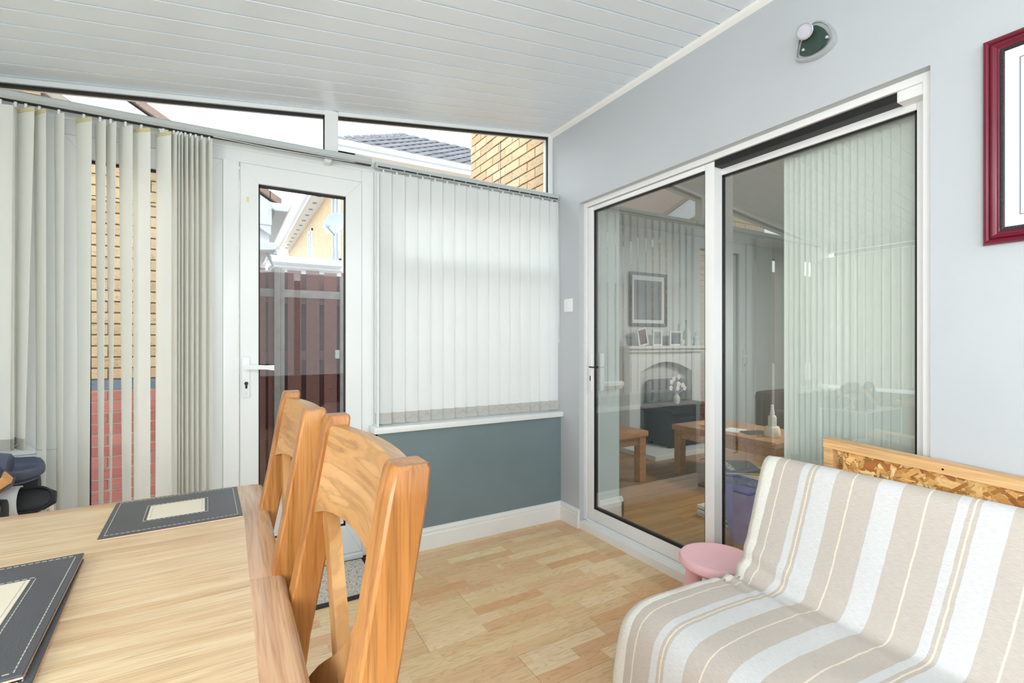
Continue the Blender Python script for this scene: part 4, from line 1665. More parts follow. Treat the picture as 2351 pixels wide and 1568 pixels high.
# slate blue clog, heel end (open) pointing right
M = Matrix.Translation((-0.535, 2.20, 0.733)) @ Matrix.Rotation(R(186), 4, 'Z') @ Matrix.Rotation(R(-2), 4, 'Y') @ Matrix.Rotation(R(-24), 4, 'X')
cg = thing('clog', 'slate blue foam clog on top of the shoe pile', 'shoe', (-0.66, 2.22, 0.70))
rings = []
secs = [(-.004, .012, .020, .0, .016), (.0, .020, .036, .006, .012), (.010, .031, .052, .024, .008), (.026, .039, .060, .038, .003), (.045, .043, .062, .042, 0), (.060, .044, .063, .042, -.001),
        (.074, .044, .066, .040, -.002), (.080, .045, .080, .0, -.002), (.115, .045, .088, .0, -.001), (.155, .046, .086, .0, 0), (.20, .049, .076, .0, -.001), (.24, .051, .058, .0, .001), (.268, .042, .040, .0, .004), (.284, .020, .020, .0, .012)]
for (x_, w_, h_, dip, zb_) in secs:
    ring = []
    for i in range(56):
        a = 2 * PI * i / 56
        c, s_ = math.cos(a), math.sin(a)
        yy = w_ * math.copysign(abs(c) ** .7, c)
        zz_ = zb_ + h_ / 2 + h_ / 2 * math.copysign(abs(s_) ** .75, s_)
        if s_ > 0:
            zz_ -= dip * max(0, 1 - (abs(yy) / (w_ * .88)) ** 5)
        ring.append((x_, yy, zz_))
    rings.append(ring)
place(M, MB().loft(rings)).build('upper', blue_clog, cg, smooth=True)
m = MB().loft(shoe_loft(.272, [.028, .039, .0425, .042, .042, .046, .0505, .050, .042, .022], [.010] * 10, [.004, -.002, -.005, -.006, -.006, -.006, -.006, -.005, -.002, .006], 24)).xform(Matrix.Translation((.006, 0, 0)))
place(M, m).build('sole', blue_clog, cg, smooth=True)

# navy trainer with gum sole, tipped over
M = Matrix.Translation((-0.572, 2.06, 0.752)) @ Matrix.Rotation(R(172), 4, 'Z') @ Matrix.Rotation(R(28), 4, 'Y') @ Matrix.Rotation(R(-25), 4, 'X')
tn = thing('trainer', 'navy canvas trainer with gum sole leaning on the blue clog', 'shoe', (-0.74, 2.14, 0.66))
m = MB().loft(shoe_loft(.27, [.016, .027, .034, .0375, .038, .037, .036, .036, .038, .041, .045, .048, .048, .045, .038, .022], [.034] * 16, [0] * 13 + [.003, .006, .012], 28, 6))
place(M, m).build('sole', gum_sole, tn, smooth=True)
m = MB().loft(shoe_loft(.262, [.024, .033, .035, .033, .035, .041, .044, .041, .024], [.085, .092, .088, .085, .078, .062, .050, .040, .020], [.026] * 9)).xform(Matrix.Translation((.003, 0, 0)))
place(M, m).build('upper', navy_canvas, tn, smooth=True)
m = MB().loft(shoe_loft(.268, [.028, .036, .038, .036, .038, .044, .048, .046, .030], [.008] * 9, [-.007] * 9))
place(M, m).build('outsole', sole_dark, tn, smooth=True)
m = MB().box(.03, .055, -.0375, .0375, .055, .072, .004)
place(M, m).build('side_stripe', white_rubber, tn)

# slide sandal: black footbed, white strap, tipped towards the room
M = Matrix.Translation((-0.505, 2.20, 0.600)) @ Matrix.Rotation(R(183), 4, 'Z') @ Matrix.Rotation(R(-66), 4, 'X') @ Matrix.Translation((0, -.050, 0))
sd = thing('slide_sandal', 'black slide sandal with white strap lying on its side', 'shoe', (-0.6, 2.26, 0.585))
m = MB().loft(shoe_loft(.27, [.020, .037, .042, .042, .040, .041, .046, .050, .049, .040, .018], [.026] * 11), )
place(M, m).build('footbed', black_foam, sd, smooth=True)
rim = []
for k in range(25):
    t = k / 24 * 2 - 1
    a = t * 2.35
    rim.append((.052 - .045 * math.cos(a) if abs(a) < PI / 2 else .052 + (abs(a) - PI / 2) * .09, .039 * max(-1, min(1, math.sin(a) if abs(a) < PI / 2 else math.copysign(1, a))), .026))
m = MB().tube(rim, .0042, 8)
place(M, m).build('footbed_rim', black_foam, sd, smooth=True)
rows_ = []
for k in range(13):
    a = PI * k / 12
    rows_.append([(xx, .051 * math.cos(a) * (1.0 + .03 * q), .012 + .062 * math.sin(a)) for q, xx in enumerate((.085, .115, .15, .175))])
rows_b = [[(p[0], p[1] * .94, p[2] * .93) for p in r] for r in rows_]
m = MB()
for a, b in zip(rows_[:-1], rows_[1:]):
    for i in range(3):
        m.hexa([])if False else None
m.grid(rows_)
o = place(M, m).build('strap', white_rubber, sd, smooth=True)
so = o.modifiers.new('thickness', 'SOLIDIFY')
so.thickness = .004

# black leather boot and a dark shoe behind
M = Matrix.Translation((-0.60, 2.10, 0.590)) @ Matrix.Rotation(R(178), 4, 'Z')
bt = thing('boot', 'black leather ankle boot under the navy trainer', 'shoe', (-0.68, 2.185, 0.583))
m = MB().loft(shoe_loft(.27, [.030, .037, .038, .036, .038, .044, .048, .044, .026], [.085, .092, .095, .094, .088, .072, .058, .045, .022], [.012] * 9))
place(M, m).build('upper', black_leather, bt, smooth=True)
m = MB().loft(shoe_loft(.275, [.030, .038, .039, .036, .039, .046, .050, .047, .030], [.018] * 9, [-.006, -.006, -.006, 0, 0, -.004, -.004, 0, .004]))
place(M, m).build('sole', black_foam, bt, smooth=True)
for q in range(3):
    m = MB().tube([(.10 + .03 * q, -.040, .085 - .012 * q), (.105 + .03 * q, -.02, .104 - .013 * q), (.105 + .03 * q, .02, .104 - .013 * q), (.10 + .03 * q, .040, .085 - .012 * q)], .004, 8)
    place(M, m).build('strap', black_leather, bt, smooth=True)
M = Matrix.Translation((-0.575, 2.32, 0.583)) @ Matrix.Rotation(R(184), 4, 'Z')
ds = thing('shoe', 'plain dark shoe behind the slide sandal under the clog', 'shoe', (-0.68, 2.36, 0.583))
m = MB().loft(shoe_loft(.27, [.028, .036, .037, .036, .038, .043, .047, .044, .026], [.115, .120, .115, .105, .095, .075, .058, .042, .022], [.010] * 9))
place(M, m).build('upper', black_foam, ds, smooth=True)
m = MB().loft(shoe_loft(.275, [.030, .038, .039, .036, .039, .046, .050, .047, .030], [.018] * 9, [-.006] * 9))
place(M, m).build('sole', stove_black, ds, smooth=True)

# ------------------------------------------------------------------ living room behind the patio door
MB_ = struct('floor', label='brown oak board floor of the living room', cat='floor')
lf = MB_
MB().box(2.068, 7.0, -3.0, 4.05, -0.06, -0.009).build('subfloor', mortar_dark, lf)
for r_ in range(18):
    y0 = 0.5 + r_ * .2
    j = 2.068 - (r_ * .53) % 1.2
    while j < 5.6:
        a, b = max(j, 2.068), min(j + 1.2, 5.6)
        if b - a > .03:
            MB().box(a + .0006, b - .0006, y0 + .0006, min(y0 + .2, 4.05) - .0006, -.009, 0.0).build('floor_board', floor_liv, lf, origin=(a, y0, 0))
        j += 1.2
smesh(MB().box(2.07, 7.05, 4.05, 4.12, -.02, 2.9).build('wall_back_living', living_white), 'pale wall with the fireplace in the living room', 'wall').name = 'wall_far'
wx = struct('wall_far_side', label='pale living room wall with an added window opening', cat='wall')
m = MB()
m.box(7.0, 7.1, -3.0, -1.6, 0, 2.5)
m.box(7.0, 7.1, 1.8, 4.1, 0, 2.5)
m.box(7.0, 7.1, -1.6, 1.8, 0, 0.8)
m.box(7.0, 7.1, -1.6, 1.8, 2.1, 2.5)
m.build('plaster', living_white, wx)
w6 = struct('window_6', label='unseen window added to light the living room', cat='window')  # out of view, added so that sky light reaches the living room
m = MB()
for yy in (-1.6, -.5, .65, 1.74):
    m.box(7.02, 7.08, yy, yy + .06, .8, 2.1)
m.build('window_frame', white_pvc, w6)
MB().box(7.045, 7.05, -1.6, 1.8, .8, 2.1).build('pane', glass_clear, w6)
smesh(MB().box(2.07, 7.1, -3.1, -3.0, 0, 2.5).build('wall_near', living_white), 'pale living room wall towards the viewer', 'wall')
smesh(MB().box(2.07, 7.1, -3.1, 4.12, 2.48, 2.56).build('ceiling_living', living_white), 'white living room ceiling', 'ceiling').name = 'ceiling.001'
# dado rail and skirting turning the corner of the opening
smesh(MB().prism([(2.475, .86), (2.465, .862), (2.458, .872), (2.448, .885), (2.448, .905), (2.462, .912), (2.475, .912)], 'x', 2.075, 2.31).build('trim_6', white_gloss), 'dado rail on the corner of the patio opening', 'dado rail')
smesh(MB().prism([(2.475, 0), (2.452, 0), (2.452, .10), (2.46, .112), (2.468, .128), (2.475, .13)], 'x', 2.075, 2.312).build('baseboard_inner', white_gloss), 'skirting on the corner of the patio opening', 'skirting')
smesh(MB().prism([(2.29, 0), (2.312, 0), (2.312, .10), (2.304, .112), (2.296, .128), (2.29, .13)], 'y', 2.452, 4.05).build('baseboard_inner.001', white_gloss), 'skirting along the living room wall', 'skirting')

# fireplace
fp = thing('fireplace', 'white fire surround with shelf seen through the patio door', 'fireplace', (4.32, 3.95, 0))
FX0, FX1 = 3.74, 4.90
MB().box(3.66, 4.99, 3.80, 4.05, 1.10, 1.132, .006).build('mantel_shelf', marble, fp)
MB().box(3.70, 4.95, 3.84, 4.05, 1.062, 1.10, .006).build('shelf_moulding', marble, fp)
for (a, b) in ((FX0, FX0 + .16), (FX1 - .16, FX1)):
    MB().box(a, b, 3.88, 4.05, 0, 1.062, .005).build('surround_leg', marble, fp)
poly = [(FX0 + .16, 1.062), (FX0 + .16, .84)]
for k in range(15):
    t = k / 14
    poly.append((FX0 + .16 + (FX1 - FX0 - .32) * t, .84 + .11 * math.sin(PI * t)))
poly += [(FX1 - .16, .84), (FX1 - .16, 1.062)]
MB().prism(poly, 'y', 3.89, 4.05).build('arched_frieze', marble, fp)
MB().box(FX0 + .1, FX1 - .1, 4.0, 4.05, 0, 1.0).build('back_panel', plain('fire_back', srgb(206, 206, 206), .5), fp)
MB().box(3.62, 5.02, 3.40, 4.05, 0, .05, .004).build('hearth', marble, fp)
sv = thing('stove', 'black fire stove standing in the white fire surround', 'stove', (4.34, 3.75, .05))
MB().box(4.02, 4.68, 3.55, 3.95, .08, .42, .01).build('stove_body', stove_black, sv)
MB().prism([(3.98, .42), (4.70, .42), (4.72, .455), (4.69, .47), (4.66, .50), (4.04, .50), (4.0, .47), (3.96, .455)], 'y', 3.50, 3.96).build('stove_top', stove_black, sv)
MB().prism([(4.06, .50), (4.64, .50), (4.64, .72), (4.60, .75), (4.10, .75), (4.06, .72)], 'y', 3.90, 3.96).build('back_plate', plain('stove_grey', srgb(120, 130, 132), .5), sv)
MB().box(4.12, 4.58, 3.535, 3.555, .14, .37, .006).build('stove_door', stove_black, sv)
MB().tube([(4.05, 3.53, .43), (4.16, 3.53, .425)], .008, 8).build('door_handle', chrome, sv)
for a in (4.05, 4.65):
    MB().box(a - .02, a + .02, 3.58, 3.62, .05, .085).build('leg', stove_black, sv)
    MB().box(a - .02, a + .02, 3.86, 3.90, .05, .085).build('leg', stove_black, sv)
fl = thing('flower_bunch', 'small white flowers standing on top of the black stove', 'flowers', (4.22, 3.66, .50))
MB().lathe([(.02, 0), (.035, .03), (.035, .07), (.02, .10)], (4.22, 3.66, .50), 14).build('vase', paper_white, fl, smooth=True)
for q in range(9):
    px_, pz_ = 4.22 + random.uniform(-.13, .13), .68 + random.uniform(-.02, .12)
    MB().tube([(4.22, 3.66, .59), (px_, 3.66, pz_)], .002, 5).build('stem', paper_grey, fl)
    m = MB()
    for a in range(5):
        aa = 2 * PI * a / 5
        m.lathe([(.001, -.004), (.014, 0), (.001, .004)], (px_ + .016 * math.cos(aa), 3.655, pz_ + .016 * math.sin(aa)), 8, 'y')
    m.build('blossom', flower_white, fl)

pw = thing('picture_frame', 'grey framed picture above the living room fireplace', 'picture', (4.18, 4.05, 1.66))
m = MB()
for (a, b, c, d) in ((3.885, 4.475, 1.935, 1.968), (3.885, 4.475, 1.356, 1.389), (3.885, 3.918, 1.389, 1.935), (4.442, 4.475, 1.389, 1.935)):
    m.box(a, b, 4.02, 4.05, c, d, .003)
m.build('frame', plain('grey_frame', srgb(98, 106, 108), .4), pw)
MB().box(3.918, 4.442, 4.035, 4.05, 1.389, 1.935).build('mount', card_white, pw)
MB().box(3.96, 4.395, 4.031, 4.036, 1.43, 1.88).build('print', plain('grey_print', srgb(132, 142, 148), .6, var=.15, vscale=4), pw)


def photo(label, x, z0_, w_, h_, tilt, col):
    p = thing('photo_frame', label, 'photo frame', (x, 3.92, z0_))
    p.rotation_euler = (0, R(tilt), 0)
    O = Matrix.Translation((x, 3.92, z0_))
    m = MB()
    for (a, b, c, d) in ((-w_ / 2, w_ / 2, 0, .02), (-w_ / 2, w_ / 2, h_ - .02, h_), (-w_ / 2, -w_ / 2 + .02, .02, h_ - .02), (w_ / 2 - .02, w_ / 2, .02, h_ - .02)):
        m.box(a, b, -.008, .008, c, d)
    m.xform(O).build('frame', card_white, p)
    MB().box(-w_ / 2 + .02, w_ / 2 - .02, -.004, .006, .02, h_ - .02).xform(O).build('photo', plain('photo_' + str(int(x * 100)), col, .5, var=.4, vscale=14), p)


photo('white photo frame with a dark reddish photo on the mantel', 3.99, 1.132, .15, .2, -12, srgb(110, 84, 84))
photo('white photo frame at the middle of the mantel', 4.20, 1.132, .15, .18, 0, srgb(150, 158, 160))
photo('wide white photo frame on the mantel right of centre', 4.50, 1.132, .2, .17, 0, srgb(120, 130, 138))
for (x, lab, prof, mt) in ((3.79, 'small grey pot at the left end of the mantel', [(.03, 0), (.04, .03), (.045, .09), (.035, .095), (.03, .08)], card_grey),
                           (4.70, 'tall pale bottle vase on the mantel', [(.04, 0), (.045, .05), (.045, .16), (.018, .20), (.016, .26), (.026, .30), (.001, .30)], living_white),
                           (4.60, 'small round white ornament on the mantel', [(.02, 0), (.04, .03), (.04, .06), (.001, .09)], paper_white),
                           (4.86, 'pale figurine at the right end of the mantel', [(.045, 0), (.03, .05), (.035, .09), (.014, .12), (.02, .15), (.001, .17)], paper_grey)):
    tag(MB().lathe(prof, (x, 3.92, 1.132), 16).build('ornament', mt, smooth=True), lab, 'ornament')


def oak_table(nm, lab, x0, x1, y0, y1, h, tt):
    t = thing(nm, lab, 'table', ((x0 + x1) / 2, (y0 + y1) / 2, 0))
    MB().box(x0, x1, y0, y1, h - tt, h, .008).build('tabletop', oak_far, t)
    for a in (x0 + .05, x1 - .05):
        for b in (y0 + .05, y1 - .05):
            MB().box(a - .035, a + .035, b - .035, b + .035, 0, h - tt, .004).build('leg', oak_far, t)
    MB().box(x0 + .085, x1 - .085, y0 + .03, y0 + .05, h - tt - .07, h - tt).build('apron', oak_far, t)
    MB().box(x0 + .03, x0 + .05, y0 + .085, y1 - .085, h - tt - .07, h - tt).build('apron', oak_far, t)
    MB().box(x0 + .085, x1 - .085, y1 - .05, y1 - .03, h - tt - .07, h - tt).build('apron', oak_far, t)
    MB().box(x1 - .05, x1 - .03, y0 + .085, y1 - .085, h - tt - .07, h - tt).build('apron', oak_far, t)
    return t


oak_table('side_table', 'small oak side table by the fireplace hearth', 2.42, 3.06, 2.95, 3.38, .43, .05)
oak_table('coffee_table', 'long oak coffee table with bottle and papers on it', 3.44, 4.05, 2.08, 3.04, .44, .05)
MB_ = thing('lotion_bottle', 'white pump bottle on the oak coffee table', 'bottle', (3.66, 2.24, .44))
MB().lathe([(.055, 0), (.06, .01), (.058, .04), (.05, .075), (.045, .08)], (3.66, 2.24, .44), 20).build('base', ivory, MB_, smooth=True)
MB().lathe([(.028, .08), (.03, .085), (.03, .15), (.022, .165)], (3.66, 2.24, .44), 18).build('body', paper_white, MB_, smooth=True)
MB().lathe([(.014, .165), (.018, .18), (.012, .21), (.010, .245), (.001, .25)], (3.66, 2.24, .44), 14).build('pump', white_pvc, MB_, smooth=True)
mg = thing('mug', 'pale pink mug on the oak coffee table', 'mug', (3.62, 2.72, .44))
MB().lathe([(.032, 0), (.038, .008), (.04, .085), (.036, .085), (.034, .01), (.001, .008)], (3.62, 2.72, .44), 20).build('cup', plain('pink_ceramic', srgb(214, 170, 158), .3), mg, smooth=True)
MB().tube([(3.655, 2.70, .465), (3.69, 2.69, .47), (3.69, 2.69, .50), (3.655, 2.70, .512)], .006, 8).build('handle', ivory, mg, smooth=True)
for (x, y, rz, mt, lab) in ((3.62, 2.55, 12, paper_white, 'white papers beside the mug on the coffee table'), (3.68, 2.40, -20, paper_dark, 'dark booklet on the coffee table'), (3.70, 2.86, 30, paper_yellow, 'yellow leaflet on the coffee table')):
    o = MB().box(-.1, .1, -.07, .07, 0, .006).build('papers', mt)
    o.location = (x, y, .4405)
    o.rotation_euler = (0, 0, R(rz))
    tag(o, lab, 'papers')
lt = thing('tablet', 'black tablet standing on the small oak side table', 'tablet', (2.62, 3.12, .43))
MB().hexa([(2.52, 3.06, .431), (2.76, 3.06, .431), (2.76, 3.075, .431), (2.52, 3.075, .431), (2.52, 3.14, .63), (2.76, 3.14, .63), (2.76, 3.152, .63), (2.52, 3.152, .63)]).build('screen', paper_dark, lt)
MB().box(2.60, 2.68, 3.07, 3.19, .43, .437).build('stand', steel_dark, lt)

# armchair in the living room
ac = thing('armchair', 'dark brown armchair at the back of the living room', 'armchair', (5.4, 2.6, 0))
MB().box(5.0, 5.75, 2.2, 3.1, .12, .45, .05).build('seat', dark_fabric, ac, smooth=True)
MB().box(5.62, 5.92, 2.15, 3.15, .12, 1.0, .08).build('backrest', dark_fabric, ac, smooth=True)
MB().box(5.0, 5.75, 2.02, 2.22, .12, .64, .06).build('armrest', dark_fabric, ac, smooth=True)
MB().box(5.0, 5.75, 3.08, 3.28, .12, .64, .06).build('armrest', dark_fabric, ac, smooth=True)
for a in (5.06, 5.84):
    for b in (2.1, 3.2):
        MB().box(a - .025, a + .025, b - .025, b + .025, 0, .13).build('leg', steel_dark, ac)
tvx = thing('sideboard', 'low black cabinet in the living room behind the coffee table', 'cabinet', (4.6, 1.65, 0))
MB().box(4.35, 4.85, 1.25, 2.0, .05, .50, .01).build('carcass', stove_black, tvx)
MB().box(4.335, 4.352, 1.27, 1.62, .07, .48, .004).build('door', stove_black, tvx)
MB().box(4.335, 4.352, 1.63, 1.98, .07, .48, .004).build('door', stove_black, tvx)
for a in (4.40, 4.80):
    for b in (1.3, 1.95):
        MB().box(a - .02, a + .02, b - .02, b + .02, 0, .05).build('foot', stove_black, tvx)

# blue bag with magazines on top
bgx = thing('shopping_bag', 'blue woven bag standing behind the patio door', 'bag', (2.66, 1.74, 0))
bx_, by_ = 2.66, 1.74
rings = []
for k in range(9):
    f = k / 8
    w_, d_ = .12 + .07 * f, .09 + .045 * f
    ring = []
    for i in range(24):
        a = 2 * PI * i / 24
        c, s_ = math.cos(a), math.sin(a)
        rr = 1 + .03 * math.sin(5 * a + 6 * f)
        ring.append((bx_ + d_ * rr * math.copysign(abs(c) ** .6, c), by_ + w_ * rr * math.copysign(abs(s_) ** .6, s_), .36 * f))
    rings.append(ring)
MB().loft(rings).build('bag_body', bag_blue, bgx, smooth=True)
r2 = []
for (f, zz) in ((1.0, .36), (1.05, .385), (1.03, .40), (.98, .385)):
    ring = []
    for i in range(24):
        a = 2 * PI * i / 24
        c, s_ = math.cos(a), math.sin(a)
        rr = f * (1 + .05 * math.sin(7 * a))
        ring.append((bx_ + .135 * rr * math.copysign(abs(c) ** .6, c), by_ + .19 * rr * math.copysign(abs(s_) ** .6, s_), zz + .012 * math.sin(6 * a)))
    r2.append(ring)
MB().loft(r2, caps=False).build('bag_rim', plain('bag_rim_pattern', srgb(96, 118, 160), .6, var=.5, vscale=40), bgx, smooth=True)
mags = [((2.64, 1.76), 20, paper_white, 'newspaper lying lowest in the heap on the blue bag', 'newspaper'), ((2.62, 1.72), -12, paper_yellow, 'yellow covered magazine in the heap on the blue bag', 'magazine'),
        ((2.60, 1.80), -38, paper_dark, 'black magazine with white title on top of the blue bag', 'magazine')]
zz = .414
mg_last = None
for (xy, rz, mt, lab, nm) in mags:
    o = thing(nm, lab, nm, (xy[0], xy[1], zz))
    MB().box(xy[0] - .105, xy[0] + .105, xy[1] - .145, xy[1] + .145, zz, zz + .005).build('pages', paper_white, o)
    MB().box(xy[0] - .106, xy[0] + .106, xy[1] - .146, xy[1] + .146, zz + .005, zz + .0075).build('cover', mt, o)
    o.rotation_euler = (0, 0, R(rz))
    zz += .011
    mg_last = o
t_ = text_part('title', 'BRITAIN', .055, paper_white, mg_last, (2.60 - .06, 1.80, zz - .0028), (0, 0, R(-90)))
# low magazine shelf next to it: stack of magazines
mst = thing('magazine_stack', 'pile of magazines on the floor behind the blue bag', 'magazines', (2.86, 2.06, 0))
for q in range(7):
    a = R(random.uniform(-8, 8))
    m = MB().box(-.11, .11, -.15, .15, 0, .010).xform(Matrix.Translation((2.86, 2.06, .0105 * q)) @ Matrix.Rotation(a, 4, 'Z'))
    m.build('magazine_pages', [paper_white, paper_dark, paper_grey][q % 3], mst)

# living room vertical blind, stacked at the near side
vb3 = thing('vertical_blind', 'pale vertical blind stacked inside the near patio door pane', 'blind', (2.13, 0.95, 2.02))
MB().box(2.10, 2.145, .50, 2.47, 2.045, 2.085).build('headrail', rail_grey, vb3)
for q in range(21):
    y_ = .66 + .535 * (q / 20) ** 0.85
    sl = slat_mb(y_, 0, 24 if q < 8 else 32, 24, 0.03, 2.03, nz=2)
    sl.xform(Matrix.Translation((2.125, 0, 0)) @ Matrix.Rotation(R(90), 4, 'Z'))
    o = sl.build('slat', slat_mat2, vb3, smooth=True, origin=(2.125, y_, 2.03))
    MB().box(2.121, 2.129, y_ - .003, y_ + .003, 2.025, 2.05).build('hanger', white_pvc, o)

# ------------------------------------------------------------------ outside
gr = smesh(MB().box(-14, 22, YO + .01, 40, -0.25, -0.10).build('ground', paving), 'grey paving outside the conservatory', 'ground')
smesh(MB().box(-14, XL - .12, -12, YO + .01, -0.25, -0.10).build('ground.001', paving), 'grey paving beside the conservatory', 'ground')
smesh(MB().box(XL - .12, 22, -12, YB - .12, -0.25, -0.10).build('ground.002', paving), 'grey paving behind the viewer', 'ground')
# outside rubber mat at the door
om = thing('rubber_mat', 'black rubber mesh mat outside the garden door', 'mat', (0.42, 3.15, -.1))
OM0, OM1, OM2, OM3 = .05, .80, 2.84, 3.32
m = MB()
for q in range(26):
    xx = OM0 + (OM1 - OM0) * q / 25
    m.box(xx - .004, xx + .004, OM2, OM3, -.10, -.088)
for q in range(18):
    yy = OM2 + (OM3 - OM2) * q / 17
    m.box(OM0, OM1, yy - .004, yy + .004, -.10, -.088)
mm = m.build('rubber_mesh', mat_black, om)
mm['kind'] = 'stuff'


def brick_wall(parent, origin, ux, nrm, x0, x1, z0, z1, matf, mort, stuff_ranges=(), bl=.215, bh=.065, jt=.010, visible=None, zoff=0.0):
    """bricks in stretcher bond; bricks inside `visible` (u0,u1,z0,z1) become parts, the rest is one joined part"""
    O, ux, nrm = Vector(origin), Vector(ux), Vector(nrm)
    rest = {}
    cache = {}
    rowi = 0
    z = z0
    while z < z1 - .02:
        u = x0 - (.1125 if rowi % 2 else 0)
        while u < x1:
            a, b = max(u, x0), min(u + bl, x1)
            if b - a > .03:
                mt = matf(z + bh / 2)
                zz1 = min(z + bh, z1)
                p = O + ux * a
                if visible and visible[0] <= (a + b) / 2 <= visible[1] and visible[2] <= z <= visible[3]:
                    key = (round(b - a, 3), round(zz1 - z, 3), mt.name)
                    if key not in cache:
                        m = MB()
                        q0 = O
                        e0, e1 = ux * 0, ux * (b - a)
                        h = zz1 - z
                        d0, d1 = -nrm * .05, nrm * 0
                        m.hexa([q0 + e0 + d0, q0 + e1 + d0, q0 + e1 + d1, q0 + e0 + d1] + [v + Vector((0, 0, h)) for v in (q0 + e0 + d0, q0 + e1 + d0, q0 + e1 + d1, q0 + e0 + d1)], .003)
                        o = m.build('brick', mt, parent, origin=O)
                        cache[key] = o
                        base = O - world_loc(parent)
                        o.location = base + ux * a + Vector((0, 0, z)) + nrm * random.uniform(-.002, .003)
                    else:
                        o = cache[key].copy()
                        COL.objects.link(o)
                        base = O - world_loc(parent)
                        o.location = base + ux * a + Vector((0, 0, z)) + nrm * random.uniform(-.002, .003)
                else:
                    m = rest.setdefault(mt.name, MB())
                    e0, e1 = O + ux * a, O + ux * b
                    d0 = -nrm * .04
                    m.hexa([e0 + d0 + Vector((0, 0, z)), e1 + d0 + Vector((0, 0, z)), e1 + Vector((0, 0, z)), e0 + Vector((0, 0, z)),
                            e0 + d0 + Vector((0, 0, zz1)), e1 + d0 + Vector((0, 0, zz1)), e1 + Vector((0, 0, zz1)), e0 + Vector((0, 0, zz1))])
            u += bl + jt
        rowi += 1
        z += bh + jt
    for nm, m in rest.items():
        o = m.build('brickwork', MATS[nm], parent)
        o['kind'] = 'stuff'


# neighbouring garage: gable wall close behind the left door, verge falling to the right
gx = thing('garage', 'brick garage gable close behind the left garden door', 'garage', (-1.5, 4.22, 0))
GY = 4.20
GC = 0.12        # corner of the garage
MB().box(-4.2, GC, GY + .012, GY + .25, -.1, .855).build('red_mortar_bed', mortar_white, gx)
MB().box(-4.2, GC, GY + .012, GY + .25, .855, 2.20).build('buff_mortar_bed', mortar_dark, gx)


def gmat(z):
    return red_brick if z < .845 else (blue_brick if z < .93 else buff_brick)


brick_wall(gx, (0, GY, 0), (1, 0, 0), (0, -1, 0), -1.48, GC, -.045, 2.15, gmat, mortar, visible=(-1.3, GC, 0.0, 2.2))
VS = 0.635      # fall of the verge


def vz(x_):
    return 2.225 - VS * (x_ - .338)


XG0 = -2.6
m = MB()
m.prism([(XG0, 2.15), (GC, 2.15), (GC, vz(GC) - .12), (XG0, vz(XG0) - .12)], 'y', GY + .012, GY + .2)
m.build('gable_mortar_bed', mortar_dark, gx)
m = MB()
z = 2.155
r_ = 0
while z < 4.0:
    u = XG0 + (.1125 if r_ % 2 else 0)
    while u < GC:
        a, b = u, min(u + .215, GC)
        if vz(b) - .16 > z + .06 and b - a > .04:
            m.box(a, b, GY - .001, GY + .03, z, z + .065)
        u += .225
    z += .075
    r_ += 1
o = m.build('gable_brickwork', buff_brick, gx)
o['kind'] = 'stuff'
X0g, X1g = XG0, .338


def slope_strip(m, x0, x1, y0, y1, d0, d1):
    m.hexa([(x0, y0, vz(x0) - d0), (x1, y0, vz(x1) - d0), (x1, y1, vz(x1) - d0), (x0, y1, vz(x0) - d0),
            (x0, y0, vz(x0) - d1), (x1, y0, vz(x1) - d1), (x1, y1, vz(x1) - d1), (x0, y1, vz(x0) - d1)])
    return m


slope_strip(MB(), X0g, .27, GY - .25, GY - .22, .31, .07).build('barge_board', gutter_white, gx)
slope_strip(MB(), X0g, .12, GY - .23, GY + .02, .31, .29).build('soffit_board', soffit_white, gx)
tw = .26
x = X0g
while x < X1g - .05:
    m = MB()
    slope_strip(m, x, min(x + tw * 1.02, X1g), GY - .28, GY + .1, .05, .0)
    m.build('verge_tile', tile_brown, gx)
    x += tw
slope_strip(MB(), X0g, .27, GY + .1, GY + 2.6, .06, .02).build('roof_slope', tile_brown, gx)
MB().box(.10, .275, GY - .255, GY + 2.5, 2.03, 2.20).build('eaves_box', gutter_white, gx)
MB().box(.08, .262, GY - .20, GY + 2.5, 1.86, 2.03).build('soffit_box', soffit_white, gx)
MB().prism([(.272, 2.15), (.298, 2.13), (.378, 2.13), (.41, 2.186), (.272, 2.186)], 'y', GY - .30, GY + 2.5, .004).build('gutter', gutter_white, gx)
MB().prism([(-.2, 1.80), (.30, 1.852), (.322, 1.885), (.28, 1.905), (-.2, 1.885)], 'y', GY - .26, GY - .05, .004).build('canopy', gutter_white, gx)
MB().tube([(.12, GY - .12, 1.81), (.16, GY - .12, 1.72), (.20, GY - .12, 1.70), (.27, GY - .12, 1.71), (.29, GY - .12, 1.76), (.27, GY - .12, 1.80), (.25, GY - .12, 1.85)], .010, 8).build('hook', post_grey, gx, smooth=True)
MB().box(GC - .01, GC + .02, GY + .02, GY + 2.5, -.1, 2.0).build('side_wall', farb_y, gx)

# own house: outer brick leaf seen through the top light
hs = thing('house_wall', 'buff brick house wall outside the right top light window', 'wall', (1.97, 3.5, 0))
HX = 1.965
MB().box(HX + .012, 2.07, YO + .002, 4.125, -.1, 5.0).build('mortar_bed', mortar_dark, hs)
brick_wall(hs, (HX, YO + .002, 0), (0, 1, 0), (-1, 0, 0), 0, 1.322, 1.80, 3.6, lambda z: buff_brick, mortar, visible=(.1, 1.33, 2.0, 3.5))
MB().box(HX, HX + .03, YO + .002, 4.12, -.1, 1.79).build('lower_brickwork', farb_y, hs)
MB().box(HX - .001, HX + .012, 3.546, 3.553, 1.8, 3.6).build('movement_joint', black_rubber, hs)
MB().box(HX + .03, 2.29, 4.05, 4.13, -.1, 5.0).build('return_wall', farb_x, hs)

